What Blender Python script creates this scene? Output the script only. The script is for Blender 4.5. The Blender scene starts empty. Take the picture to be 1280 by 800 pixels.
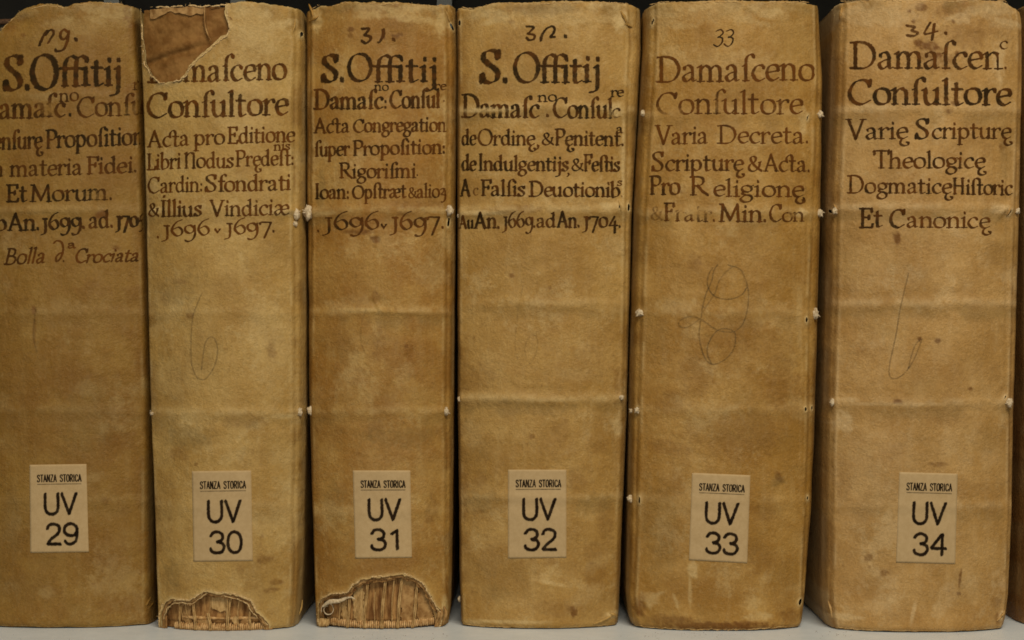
import bpy, math, random
import numpy as np
from mathutils import Vector

# ------------------------------------------------------------------ camera, world, lamps, exposure
S = 0.00045            # metres per drawing unit (one unit = one pixel of the photograph in the plane of the spines)
D = 2200.0             # camera distance in drawing units (about one metre)
scene = bpy.context.scene
C = bpy.data.collections.new('bookshelf'); scene.collection.children.link(C)

def W(x, y, d):
    """drawing units (x right, y down, d away from the camera) -> metres"""
    return ((x - 640.0) * S, d * S, (400.0 - y) * S)

cam_d = bpy.data.cameras.new('camera'); cam = bpy.data.objects.new('camera', cam_d)
scene.collection.objects.link(cam); scene.camera = cam
cam.location = (0, -D * S, 0); cam.rotation_euler = (math.radians(90), 0, 0)
cam_d.sensor_width = 36.0; cam_d.lens = 36.0 * D / 1280.0; cam_d.clip_start = 0.05; cam_d.clip_end = 20

world = bpy.data.worlds.new('World'); scene.world = world; world.use_nodes = True
bgn = world.node_tree.nodes['Background']
bgn.inputs[0].default_value = (1.0, 0.93, 0.80, 1); bgn.inputs[1].default_value = 0.11

def area(name, loc, target, size, sizey, power, col):
    l = bpy.data.lights.new(name, 'AREA'); l.shape = 'RECTANGLE'; l.size = size; l.size_y = sizey
    l.energy = power; l.color = col
    o = bpy.data.objects.new(name, l); scene.collection.objects.link(o)
    o.location = loc
    o.rotation_euler = (Vector(target) - Vector(loc)).to_track_quat('-Z', 'Y').to_euler()
    return o
area('key_lamp', (0.32, -1.15, 1.15), (0.04, 0, -0.02), 0.9, 0.45, 19, (1.0, 0.90, 0.74))
area('fill_lamp', (-0.25, -2.1, 0.15), (0, 0, 0), 0.9, 0.9, 7.5, (0.98, 0.95, 0.90))
scene.view_settings.view_transform = 'Standard'; scene.view_settings.look = 'None'
scene.view_settings.exposure = 0.17; scene.view_settings.gamma = 1.0
scene.render.engine = 'CYCLES'
scene.cycles.transparent_max_bounces = 24; scene.cycles.max_bounces = 6
scene.cycles.filter_width = 1.7

# ------------------------------------------------------------------ noise
_rng = np.random.RandomState(11)
_tab = _rng.rand(256, 256)
def vn(x, y, seed=0):
    x = np.asarray(x, float) + seed * 17.31; y = np.asarray(y, float) + seed * 9.77
    xi = np.floor(x).astype(int); yi = np.floor(y).astype(int)
    fx = x - xi; fy = y - yi
    fx = fx * fx * (3 - 2 * fx); fy = fy * fy * (3 - 2 * fy)
    a = _tab[xi & 255, yi & 255]; b = _tab[(xi + 1) & 255, yi & 255]
    c = _tab[xi & 255, (yi + 1) & 255]; d = _tab[(xi + 1) & 255, (yi + 1) & 255]
    return (a * (1 - fx) + b * fx) * (1 - fy) + (c * (1 - fx) + d * fx) * fy
def fbm(x, y, seed=0, octv=4):
    t = 0; a = 0.5; n = 0
    for k in range(octv):
        t = t + a * vn(np.asarray(x) * 2 ** k, np.asarray(y) * 2 ** k, seed + k * 3); n += a; a *= 0.5
    return t / n
def sst(a, b, x):
    t = np.clip((x - a) / (b - a), 0, 1); return t * t * (3 - 2 * t)

# ------------------------------------------------------------------ materials
def new_mat(name):
    m = bpy.data.materials.new(name); m.use_nodes = True
    nt = m.node_tree; nt.nodes.clear()
    out = nt.nodes.new('ShaderNodeOutputMaterial')
    p = nt.nodes.new('ShaderNodeBsdfPrincipled')
    nt.links.new(p.outputs[0], out.inputs[0])
    return m, nt, p, out
def N(nt, t, **kw):
    n = nt.nodes.new(t)
    for k, v in kw.items(): setattr(n, k, v)
    return n
def noise(nt, scale, detail=4, rough=0.55, vec=None, stretch=None):
    tc = N(nt, 'ShaderNodeTexCoord'); src = tc.outputs['Object']
    if stretch:
        mp = N(nt, 'ShaderNodeMapping'); mp.inputs['Scale'].default_value = stretch
        nt.links.new(src, mp.inputs[0]); src = mp.outputs[0]
    n = N(nt, 'ShaderNodeTexNoise'); n.inputs['Scale'].default_value = scale
    n.inputs['Detail'].default_value = detail; n.inputs['Roughness'].default_value = rough
    nt.links.new(src, n.inputs['Vector']); return n.outputs[0]
def ramp(nt, src, p0, p1, v0=0.0, v1=1.0):
    r = N(nt, 'ShaderNodeMapRange'); r.inputs[1].default_value = p0; r.inputs[2].default_value = p1
    r.inputs[3].default_value = v0; r.inputs[4].default_value = v1; r.interpolation_type = 'SMOOTHSTEP'
    nt.links.new(src, r.inputs[0]); return r.outputs[0]
def math_(nt, op, a, b=None, clamp=False):
    m = N(nt, 'ShaderNodeMath', operation=op, use_clamp=clamp)
    for i, v in enumerate((a, b)):
        if v is None: continue
        if isinstance(v, (int, float)): m.inputs[i].default_value = v
        else: nt.links.new(v, m.inputs[i])
    return m.outputs[0]
def mixc(nt, fac, a, b, mode='MIX'):
    m = N(nt, 'ShaderNodeMix', data_type='RGBA', blend_type=mode)
    for i, v in ((0, fac), (6, a), (7, b)):
        if isinstance(v, (int, float)): m.inputs[i].default_value = v
        elif isinstance(v, tuple): m.inputs[i].default_value = (*v, 1)
        else: nt.links.new(v, m.inputs[i])
    return m.outputs[2]
def attr(nt, name):
    a = N(nt, 'ShaderNodeAttribute', attribute_name=name); return a.outputs['Fac']
def bump(nt, p, src, strength, dist):
    b = N(nt, 'ShaderNodeBump'); b.inputs['Strength'].default_value = strength; b.inputs['Distance'].default_value = dist
    nt.links.new(src, b.inputs['Height']); nt.links.new(b.outputs[0], p.inputs['Normal'])

def vellum_mat(name, base, dark, pale, rough=0.5):
    m, nt, p, out = new_mat(name)
    n1 = noise(nt, 34, 5, 0.6); n2 = noise(nt, 150, 6, 0.65); n3 = noise(nt, 900, 3, 0.6)
    n4 = noise(nt, 60, 4, 0.6, stretch=(3.2, 3.2, 0.5))
    c = mixc(nt, ramp(nt, n1, 0.35, 0.68), dark, base)
    c = mixc(nt, ramp(nt, n2, 0.42, 0.72, 0.0, 0.35), c, dark)
    c = mixc(nt, ramp(nt, n4, 0.45, 0.75, 0.0, 0.14), c, pale)
    # small foxing specks
    tc = N(nt, 'ShaderNodeTexCoord'); v = N(nt, 'ShaderNodeTexVoronoi'); v.inputs['Scale'].default_value = 210
    nt.links.new(tc.outputs['Object'], v.inputs['Vector'])
    sp = ramp(nt, v.outputs['Distance'], 0.05, 0.22, 1.0, 0.0)
    gate = ramp(nt, n2, 0.54, 0.64)
    c = mixc(nt, math_(nt, 'MULTIPLY', math_(nt, 'MULTIPLY', sp, gate), 0.45), c, (0.10, 0.045, 0.014))
    n5 = noise(nt, 480, 5, 0.7)
    c = mixc(nt, ramp(nt, n5, 0.50, 0.70, 0.0, 0.26), c, dark)
    c = mixc(nt, ramp(nt, n5, 0.50, 0.32, 0.0, 0.16), c, pale)
    n6 = noise(nt, 75, 6, 0.75)
    c = mixc(nt, ramp(nt, n6, 0.54, 0.66, 0.0, 0.34), c, dark)
    n7 = noise(nt, 22, 8, 0.78)
    c = mixc(nt, ramp(nt, n7, 0.53, 0.60, 0.0, 0.22), c, dark)
    c = mixc(nt, ramp(nt, n7, 0.47, 0.36, 0.0, 0.38), c, pale)
    st = attr(nt, 'stain')
    c = mixc(nt, st, c, (0.150, 0.058, 0.006))
    c = mixc(nt, attr(nt, 'soil_shade'), c, (0.20, 0.125, 0.034))
    c = mixc(nt, attr(nt, 'wear_light'), c, pale)
    g = ramp(nt, n3, 0.3, 0.7, 0.90, 1.08)
    gg = N(nt, 'ShaderNodeCombineColor'); [nt.links.new(g, gg.inputs[i]) for i in range(3)]
    c = mixc(nt, 1.0, c, gg.outputs[0], 'MULTIPLY')
    nt.links.new(c, p.inputs['Base Color'])
    nt.links.new(ramp(nt, n2, 0.3, 0.7, rough - 0.04, rough + 0.12), p.inputs['Roughness'])
    p.inputs['Specular IOR Level'].default_value = 0.22
    h = math_(nt, 'ADD', math_(nt, 'MULTIPLY', noise(nt, 420, 6, 0.65), 0.8), math_(nt, 'MULTIPLY', n3, 0.35))
    h = math_(nt, 'ADD', h, math_(nt, 'MULTIPLY', n2, 0.8))
    h = math_(nt, 'ADD', h, math_(nt, 'MULTIPLY', ramp(nt, n6, 0.42, 0.62), 1.1))
    bump(nt, p, h, 0.42, 0.0006)
    return m

def plain_mat(name, a, b, scale=300, stretch=None, rough=0.75, bs=0.5, bd=0.0005, spec=0.2):
    m, nt, p, out = new_mat(name)
    n = noise(nt, scale, 5, 0.65, stretch=stretch)
    nt.links.new(mixc(nt, ramp(nt, n, 0.32, 0.68), a, b), p.inputs['Base Color'])
    p.inputs['Roughness'].default_value = rough; p.inputs['Specular IOR Level'].default_value = spec
    bump(nt, p, n, bs, bd)
    return m

def ink_mat(name, dark, warm, amount=1.0, breakup=0.30):
    m, nt, p, out = new_mat(name)
    e = attr(nt, 'edge'); hue = attr(nt, 'hue'); dn = attr(nt, 'dens')
    n = noise(nt, 700, 4, 0.7); n2 = noise(nt, 160, 3, 0.6)
    c = mixc(nt, hue, warm, dark)
    c = mixc(nt, ramp(nt, n2, 0.5, 0.8, 0, 0.45), c, warm)
    nt.links.new(c, p.inputs['Base Color'])
    p.inputs['Roughness'].default_value = 0.7; p.inputs['Specular IOR Level'].default_value = 0.06
    a = math_(nt, 'ADD', e, math_(nt, 'MULTIPLY', math_(nt, 'SUBTRACT', n, 0.5), 0.9))
    a = ramp(nt, a, 0.05, 0.5)
    dd = math_(nt, 'ADD', dn, math_(nt, 'MULTIPLY', math_(nt, 'SUBTRACT', n, 0.55), breakup * 2), clamp=True)
    a = math_(nt, 'MULTIPLY', math_(nt, 'MULTIPLY', a, dd), amount, clamp=True)
    nt.links.new(a, p.inputs['Alpha'])
    return m

MAT = {}
MAT['edge'] = plain_mat('torn_vellum_fibre', (0.56, 0.38, 0.16), (0.38, 0.22, 0.07), 900)
MAT['rim_fibre'] = plain_mat('pale_torn_fibre', (0.68, 0.50, 0.25), (0.44, 0.27, 0.10), 1100)  # pale fibre colour of the torn edges
MAT['slip'] = plain_mat('alum_tawed_slip', (0.68, 0.56, 0.37), (0.42, 0.30, 0.16), 900, bs=0.8)
MAT['pages'] = plain_mat('page_edges', (0.34, 0.25, 0.13), (0.20, 0.13, 0.06), 260, stretch=(1, 1, 1))
MAT['leather'] = plain_mat('bare_brown_lining', (0.27, 0.135, 0.035), (0.15, 0.062, 0.010), 120, bs=0.6, bd=0.0008)
MAT['board'] = plain_mat('glue_stained_spine', (0.44, 0.235, 0.075), (0.13, 0.05, 0.010), 150, stretch=(2.4, 1, 0.45), bs=0.7, bd=0.0012)
MAT['patch'] = plain_mat('pale_paper_lining', (0.44, 0.26, 0.095), (0.21, 0.10, 0.026), 200, bs=0.5)
MAT['thread'] = plain_mat('linen_thread', (0.54, 0.35, 0.14), (0.30, 0.165, 0.05), 900, stretch=(1, 1, 0.25), bs=0.8)
MAT['band'] = plain_mat('endband_winding', (0.66, 0.42, 0.18), (0.34, 0.17, 0.05), 380, bs=0.6)
MAT['dark'] = plain_mat('brown_headband', (0.11, 0.055, 0.025), (0.05, 0.025, 0.012), 700)
MAT['paper'] = plain_mat('label_paper', (0.485, 0.340, 0.165), (0.440, 0.302, 0.140), 420, rough=0.7, bs=0.25, bd=0.0003)
MAT['crumb'] = plain_mat('leather_crumb', (0.20, 0.10, 0.045), (0.09, 0.045, 0.02), 800)
MAT['shelf'] = plain_mat('grey_enamel_shelf', (0.70, 0.745, 0.75), (0.64, 0.685, 0.69), 60, rough=0.38, bs=0.08, bd=0.0003, spec=0.5)
MAT['back'] = plain_mat('dark_shelf_back', (0.055, 0.05, 0.036), (0.045, 0.04, 0.03), 60)
MAT['post'] = plain_mat('pale_shelf_post', (0.62, 0.62, 0.52), (0.55, 0.55, 0.46), 60)
MAT['ink'] = ink_mat('iron_gall_ink', (0.028, 0.015, 0.004), (0.125, 0.042, 0.006), 0.95, 0.55)
MAT['print'] = ink_mat('black_print', (0.012, 0.006, 0.002), (0.03, 0.015, 0.006), 0.97, 0.10)
MAT['pencil'] = ink_mat('graphite', (0.06, 0.05, 0.03), (0.08, 0.06, 0.03), 0.62, 0.40)

# ------------------------------------------------------------------ object helpers
def link(name, me, parent=None, mats=()):
    for m in mats: me.materials.append(m)
    o = bpy.data.objects.new(name, me); C.objects.link(o)
    if parent is not None: o.parent = parent
    return o
def mesh_np(name, V, F, smooth=True, attrs=None, matidx=None):
    """V (n,3) metres, F list/array of tris or quads"""
    me = bpy.data.meshes.new(name)
    me.from_pydata([tuple(v) for v in np.asarray(V).tolist()], [], [tuple(f) for f in (F.tolist() if hasattr(F, 'tolist') else F)])
    if smooth: me.polygons.foreach_set('use_smooth', [True] * len(me.polygons))
    if matidx is not None: me.polygons.foreach_set('material_index', np.asarray(matidx, dtype=np.int32))
    for k, a in (attrs or {}).items():
        at = me.attributes.new(k, 'FLOAT', 'POINT'); at.data.foreach_set('value', np.asarray(a, dtype=np.float32))
    me.update(); return me
def toW(P):
    P = np.asarray(P, float)
    return np.stack([(P[:, 0] - 640) * S, P[:, 2] * S, (400 - P[:, 1]) * S], 1)
def box(name, x0, x1, y0, y1, d0, d1, mat, parent=None, origin=None):
    v = [W(x, y, d) for d in (d0, d1) for y in (y0, y1) for x in (x0, x1)]
    f = [(0, 2, 3, 1), (4, 5, 7, 6), (0, 1, 5, 4), (2, 6, 7, 3), (0, 4, 6, 2), (1, 3, 7, 5)]
    return link(name, mesh_np(name, v, f, smooth=False), parent, [mat])
def crom(P, n):
    P = np.asarray(P, float)
    if len(P) == 2:
        t = np.linspace(0, 1, n)[:, None]; return P[0] * (1 - t) + P[1] * t
    closed = np.allclose(P[0], P[-1])
    A = np.vstack([P[-2] if closed else 2 * P[0] - P[1], P, P[1] if closed else 2 * P[-1] - P[-2]])
    out = []; m = len(P) - 1; per = max(2, int(math.ceil(n / m)))
    for i in range(m):
        p0, p1, p2, p3 = A[i], A[i + 1], A[i + 2], A[i + 3]
        t = np.linspace(0, 1, per, endpoint=False)[:, None]
        out.append(0.5 * ((2 * p1) + (-p0 + p2) * t + (2 * p0 - 5 * p1 + 4 * p2 - p3) * t * t + (-p0 + 3 * p1 - 3 * p2 + p3) * t ** 3))
    out.append(P[-1:]); return np.vstack(out)
def tube(P, r, sides=7, n=14, jit=0.0, seed=0, flat=1.0):
    """tube along drawing-unit points (x,y,d); r number or list"""
    Q = crom(P, n); m = len(Q)
    R = np.interp(np.linspace(0, 1, m), np.linspace(0, 1, len(np.atleast_1d(r))), np.atleast_1d(r)) if np.ndim(r) else np.full(m, float(r))
    T = np.gradient(Q, axis=0); T /= np.linalg.norm(T, axis=1)[:, None] + 1e-9
    V = []; F = []
    rr = np.random.RandomState(seed)
    for i in range(m):
        u = np.cross(T[i], (0, 0, 1.0))
        if np.linalg.norm(u) < 0.2: u = np.cross(T[i], (1.0, 0, 0))
        u /= np.linalg.norm(u); w = np.cross(T[i], u)
        for k in range(sides):
            a = 2 * math.pi * k / sides; q = R[i] * (1 + jit * (rr.rand() - 0.5))
            V.append(Q[i] + q * (math.cos(a) * u + flat * math.sin(a) * w))
    for i in range(m - 1):
        for k in range(sides):
            k2 = (k + 1) % sides; F.append((i * sides + k, i * sides + k2, (i + 1) * sides + k2, (i + 1) * sides + k))
    F.append(tuple(range(sides))[::-1]); F.append(tuple((m - 1) * sides + k for k in range(sides)))
    return V, F
def join(parts):
    V = []; F = []
    for v, f in parts:
        o = len(V); V.extend(list(v)); F.extend([tuple(i + o for i in q) for q in f])
    return V, F
_ico = None
def lump(cx, cy, cd, rx, ry, rd, seed, amp=0.5, frays=5):
    global _ico
    if _ico is None:
        import bmesh
        bm = bmesh.new(); bmesh.ops.create_icosphere(bm, subdivisions=3, radius=1.0)
        _ico = (np.array([v.co[:] for v in bm.verts]), [tuple(v.index for v in f.verts) for f in bm.faces]); bm.free()
    v, f = _ico
    n = fbm(v[:, 0] * 1.7 + v[:, 2] * 1.1 + seed, v[:, 1] * 1.7 - v[:, 2] * 1.4, seed, 3) - 0.5
    n2 = vn(v[:, 0] * 5 + seed * 3, v[:, 1] * 5 + v[:, 2] * 4, seed + 5) - 0.5
    r = 1 + amp * 2.2 * n + 0.30 * n2
    P = v * r[:, None] * np.array([rx, ry, rd]) + np.array([cx, cy, cd])
    parts = [(P, f)]
    rr = random.Random(seed)
    for k in range(frays):
        a = rr.uniform(0, 6.28); L = rr.uniform(.9, 1.55)
        s = (cx + 0.5 * rx * math.cos(a), cy + 0.5 * ry * math.sin(a), cd - 0.4 * rd)
        e = (cx + L * rx * math.cos(a), cy + L * ry * math.sin(a) + 0.6, cd - rr.uniform(-.2, 0.8) * rd)
        mid = tuple((p + q) / 2 + rr.uniform(-.5, .5) for p, q in zip(s, e))
        parts.append(tube([s, mid, e], [0.22 * rx + .4, 0.35], 5, 5))
    return join(parts)

# ------------------------------------------------------------------ the book
class Book: pass
YB = 790.0  # shelf level in drawing units

def interp(pts, y): return np.interp(y, [p[0] for p in pts], [p[1] for p in pts])

class BookShape:
    def __init__(s, **k):
        s.__dict__.update(dict(front=0, bulge=30, hinge=22, left=[], right=[], hl=[(0, 10), (800, 10)], hr=[(0, 10), (800, 10)],
                               top=[], bands=[], holes=[], blobs=[], wears=[], pits=[], seed=1, ridges=[], soils=[], ripple=1.0, power=2.4, foot=.6))
        s.__dict__.update(k)
        # outlines given in photo pixels at the depth of the joints -> drawing units
        kk = (D + s.front + s.bulge + s.hinge * 0.7) / D
        s.L = [(400 + (y - 400) * kk, 640 + (x - 640) * kk) for y, x in s.left]
        s.R = [(400 + (y - 400) * kk, 640 + (x - 640) * kk) for y, x in s.right]
        k2 = (D + s.front + 8) / D
        s.T = [(640 + (x - 640) * k2, 400 + (y - 400) * k2) for x, y in s.top]
        s.holes_p = [dict(h, poly=[(640 + (x - 640) * k2, 400 + (y - 400) * k2) for x, y in h['poly']]) for h in s.holes]
        s.k2 = k2
        # front grid
        a = np.linspace(-1, 1, 141); s.t = 0.5 + 0.5 * (0.80 * a + 0.20 * np.sin(a * math.pi / 2) ** 3 * 1.0)
        s.t = (s.t - s.t[0]) / (s.t[-1] - s.t[0])
        ytop = -8.0; s.rows = np.linspace(ytop, YB, 400)
        Y, Tt = np.meshgrid(s.rows, s.t, indexing='ij')
        xl = interp(s.L, Y) + 1.3 * (fbm(Y / 40, Y * 0 + 3, s.seed) - .5) ; xr = interp(s.R, Y) + 1.3 * (fbm(Y / 40, Y * 0 + 9, s.seed) - .5)
        s.xl = xl[:, 0]; s.xr = xr[:, 0]
        X = xl + (xr - xl) * Tt
        s.X, s.Y = X, Y
        s.sdf, s.hsd = s.calc_sdf(X, Y)
        s.depth = s.calc_depth(X, Y, Tt)
    def im(s, x, y):  # photo px -> drawing units, near the spine surface
        return 640 + (x - 640) * s.k2, 400 + (y - 400) * s.k2
    def calc_sdf(s, X, Y):
        tx = [p[0] for p in s.T]; ty = [p[1] for p in s.T]
        top = Y - (np.interp(X, tx, ty) + 1.1 * (fbm(X / 5.0, X * 0, s.seed + 40, 4) - .5) * 2 + 1.3 * (vn(X / 1.7, X * 0, s.seed + 41) - .5))
        bot = (YB - 0.9) - Y - 1.5 * fbm(X / 14.0, X * 0 + 5, s.seed + 50, 3)
        sd = np.minimum(top, bot); hs = np.full_like(X, 1e3)
        for h in s.holes_p:
            d = poly_sdf(np.array(h['poly']), X, Y)
            am = h.get('tear', 1.0)
            d = d + am * ((fbm(X / 3.2, Y / 3.2, s.seed + 60, 3) - .5) * 2.6 + (fbm(X / 12, Y / 12, s.seed + 61, 2) - .5) * 2.2)
            hs = np.minimum(hs, d); sd = np.minimum(sd, d)
        s.topd = top; s.botd = bot
        return sd, hs
    def calc_depth(s, X, Y, T):
        u = np.abs(2 * T - 1)
        d = s.front + s.bulge * u ** s.power
        Xl = s.xl[:, None]; Xr = s.xr[:, None]
        yy = Y[:, :1]
        for e, hw, sd in ((X - Xl, interp(s.hl, yy), 1), (Xr - X, interp(s.hr, yy), 2)):
            hw = np.maximum(hw, 2.5)
            g = np.clip(1 - e / hw, 0, 1)
            d = d + s.hinge * (1 - np.sqrt(np.clip(1 - 0.985 * g ** 2, 0, 1))) 
            wob = 1.2 * (fbm(Y / 50, Y * 0 + sd, s.seed + 70) - .5)
            on = sst(6, 9, hw)
            d = d - on * 0.9 * np.exp(-((e - hw - 1.0 + wob) / 1.6) ** 2) + on * 1.5 * np.exp(-((e - hw + 3.2 + wob) / 1.9) ** 2)
            d = d - on * 1.0 * np.exp(-((e - hw * 0.38 + wob) / 1.5) ** 2)
        # raised sewing stations: a soft horizontal ridge with a hollow beneath
        for by, amp in s.bands:
            by = 400 + (by - 400) * s.k2
            yb = by + 5.0 * (fbm(X / 70, X * 0 + by, s.seed + 7, 2) - .5) + 2.0 * (u ** 2)
            am = amp * (0.6 + 0.8 * fbm(X / 40, X * 0 + by, s.seed + 8, 2))
            d = d - am * 0.95 * np.exp(-((Y - yb) / 6.5) ** 2) + am * 0.6 * np.exp(-((Y - yb - 11) / 8) ** 2) + am * 0.25 * np.exp(-((Y - yb + 11) / 7) ** 2)
        d = d + s.ripple * (3.2 * (fbm(X / 95, Y / 140, s.seed + 1, 2) - .5) + 1.3 * (fbm(X / 30, Y / 38, s.seed + 2, 3) - .5) + 0.42 * (fbm(X / 9, Y / 11, s.seed + 3, 3) - .5))
        for (x, y, rx, ry, a) in s.pits:       # dents (+) and bumps (-)
            x, y = s.im(x, y); d = d + a * np.exp(-((X - x) / rx) ** 2 - ((Y - y) / ry) ** 2)
        for (x0, y0, x1, y1, w, a) in s.ridges:  # creases
            x0, y0 = s.im(x0, y0); x1, y1 = s.im(x1, y1)
            L = math.hypot(x1 - x0, y1 - y0); ux, uy = (x1 - x0) / L, (y1 - y0) / L
            al = np.clip((X - x0) * ux + (Y - y0) * uy, 0, L); q = np.hypot(X - x0 - al * ux, Y - y0 - al * uy)
            d = d + a * np.exp(-(q / w) ** 2) * np.sin(np.clip(al / L, 0.04, 0.96) * math.pi) ** 0.5
        d = d + 3.5 * np.exp(-np.clip(s.botd, 0, 99) / 2.2) + 2.6 * np.exp(-np.clip(s.topd, 0, 99) / 2.0)
        d = d - 1.6 * np.exp(-np.clip(s.hsd, 0, 99) / 2.5) * (s.hsd < 90)
        return d
    def at(s, x, y):
        """depth of the spine surface above drawing-unit points (arrays)"""
        x = np.asarray(x, float); y = np.asarray(y, float)
        fr = (y - s.rows[0]) / (s.rows[1] - s.rows[0]); fr = np.clip(fr, 0, len(s.rows) - 1.001)
        i = fr.astype(int); fy = fr - i
        out = 0
        for ii, w in ((i, 1 - fy), (i + 1, fy)):
            t = (x - s.xl[ii]) / (s.xr[ii] - s.xl[ii]); t = np.clip(t, 0, 1)
            j = np.clip(np.searchsorted(s.t, t, side='right') - 1, 0, len(s.t) - 2)
            f = (t - s.t[j]) / (s.t[j + 1] - s.t[j])
            out = out + w * (s.depth[ii, j] * (1 - f) + s.depth[ii, j + 1] * f)
        return out
    def held(s, x, y):
        h = np.full(np.shape(x), 9.0)
        for q in s.holes_p: h = np.minimum(h, poly_sdf(np.array(q['poly']), np.asarray(x, float), np.asarray(y, float)))
        return sst(0.2, 1.8, h)
    def onto(s, xi, yi, off=0.0):
        """photo pixels -> points lying on the spine surface (drawing units)"""
        xi = np.asarray(xi, float); yi = np.asarray(yi, float)
        d = np.full(xi.shape, s.front + 8.0)
        for _ in range(4):
            k = (D + d) / D; x = 640 + (xi - 640) * k; y = 400 + (yi - 400) * k; d = s.at(x, y)
        return np.stack([x, y, d - off], -1)

def poly_sdf(P, X, Y):
    """positive outside the polygon"""
    d = np.full(X.shape, 1e9); inside = np.zeros(X.shape, bool); n = len(P)
    for i in range(n):
        (x0, y0), (x1, y1) = P[i], P[(i + 1) % n]
        ex, ey = x1 - x0, y1 - y0; L2 = ex * ex + ey * ey + 1e-9
        t = np.clip(((X - x0) * ex + (Y - y0) * ey) / L2, 0, 1)
        d = np.minimum(d, (X - x0 - t * ex) ** 2 + (Y - y0 - t * ey) ** 2)
        c = ((y0 > Y) != (y1 > Y)) & (X < (x1 - x0) * (Y - y0) / (y1 - y0 + 1e-12) + x0)
        inside ^= c
    d = np.sqrt(d); return np.where(inside, -d, d)

def clip_grid(P, sd, attrs, rim=2.2, rim_in=0.3):
    """P (r,c,3) drawing units, keep sd>0.  returns V,F,attrs,matidx"""
    r, c = sd.shape; V = P.reshape(-1, 3); sdf = sd.reshape(-1)
    idx = np.arange(r * c).reshape(r, c)
    a, b, d_, e = idx[:-1, :-1].ravel(), idx[:-1, 1:].ravel(), idx[1:, 1:].ravel(), idx[1:, :-1].ravel()
    q = np.stack([a, e, d_, b], 1)
    pos = sdf[q] > 0; full = pos.all(1); mix = pos.any(1) & ~full
    F = [tuple(x) for x in q[full].tolist()]; MI = [0] * len(F)
    newV = []; newA = {k: [] for k in attrs}; cache = {}; base = len(V)
    A = {k: v.reshape(-1) for k, v in attrs.items()}
    def cut(i, j):
        key = (i, j) if i < j else (j, i)
        if key in cache: return cache[key]
        i, j = key; t = sdf[i] / (sdf[i] - sdf[j]); newV.append(V[i] * (1 - t) + V[j] * t)
        for k in A: newA[k].append(A[k][i] * (1 - t) + A[k][j] * t)
        cache[key] = base + len(newV) - 1; return cache[key]
    segs = []
    for quad in q[mix].tolist():
        for tri in ((quad[0], quad[1], quad[2]), (quad[0], quad[2], quad[3])):
            out = []; cuts = []
            for m in range(3):
                i, j = tri[m], tri[(m + 1) % 3]; pi, pj = sdf[i] > 0, sdf[j] > 0
                if pi: out.append(i)
                if pi != pj: v = cut(i, j); out.append(v); cuts.append(v)
            if len(out) >= 3: F.append(tuple(out)); MI.append(0)
            if len(cuts) == 2:
                segs.append(tuple(cuts) if sdf[tri[0]] > 0 or True else tuple(cuts))
    VV = np.vstack([V] + ([np.array(newV)] if newV else []))
    for k in A: A[k] = np.concatenate([A[k], np.array(newA[k])]) if newV else A[k]
    if rim and segs:
        us = sorted({v for sg in segs for v in sg}); mp = {v: len(VV) + n for n, v in enumerate(us)}
        ex = VV[us].copy(); ex[:, 2] += rim; VV = np.vstack([VV, ex])
        for k in A: A[k] = np.concatenate([A[k], A[k][us]])
        for x, y in segs: F.append((x, y, mp[y], mp[x])); MI.append(1)
    used = np.zeros(len(VV), bool)
    for f in F:
        for v in f: used[v] = True
    remap = np.cumsum(used) - 1
    F = [tuple(int(remap[v]) for v in f) for f in F]
    return VV[used], F, {k: v[used] for k, v in A.items()}, MI

def gauss_field(s, XX, YY, lst, seed):
    shp = XX.shape; XX = XX.ravel(); YY = YY.ravel(); out = np.zeros(XX.size)
    for b in lst:
        x, y, rx, ry, a = b[:5]; rot = math.radians(b[5]) if len(b) > 5 else 0
        rx, ry = rx * 1.1 + .7, ry * 1.1 + .7; m = 1.9 * max(rx, ry) + 3
        x, y = s.im(x, y); ix = np.nonzero((np.abs(XX - x) < m) & (np.abs(YY - y) < m))[0]
        if not len(ix): continue
        X, Y = XX[ix], YY[ix]; dx, dy = X - x, Y - y
        u = dx * math.cos(rot) + dy * math.sin(rot); v = -dx * math.sin(rot) + dy * math.cos(rot)
        u = u + rx * 0.8 * (fbm(X / (rx * .8 + 2), Y / (ry * .8 + 2), seed, 3) - .5); v = v + ry * 0.8 * (fbm(X / (rx * .8 + 2), Y / (ry * .8 + 2), seed + 9, 3) - .5)
        q = np.sqrt((u / rx) ** 2 + (v / ry) ** 2)
        if b[2] > 4 and b[3] > 4: q = q + 1.0 * (fbm(X / 4, Y / 4, seed + 5, 4) - .5)
        out[ix] = np.maximum(out[ix], np.clip(a * (1 - sst(0.5, 1.2, q)) * (0.35 + 1.25 * fbm(X / 4, Y / 4, seed + 4, 4)), 0, 1))
    return out.reshape(shp)

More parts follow.
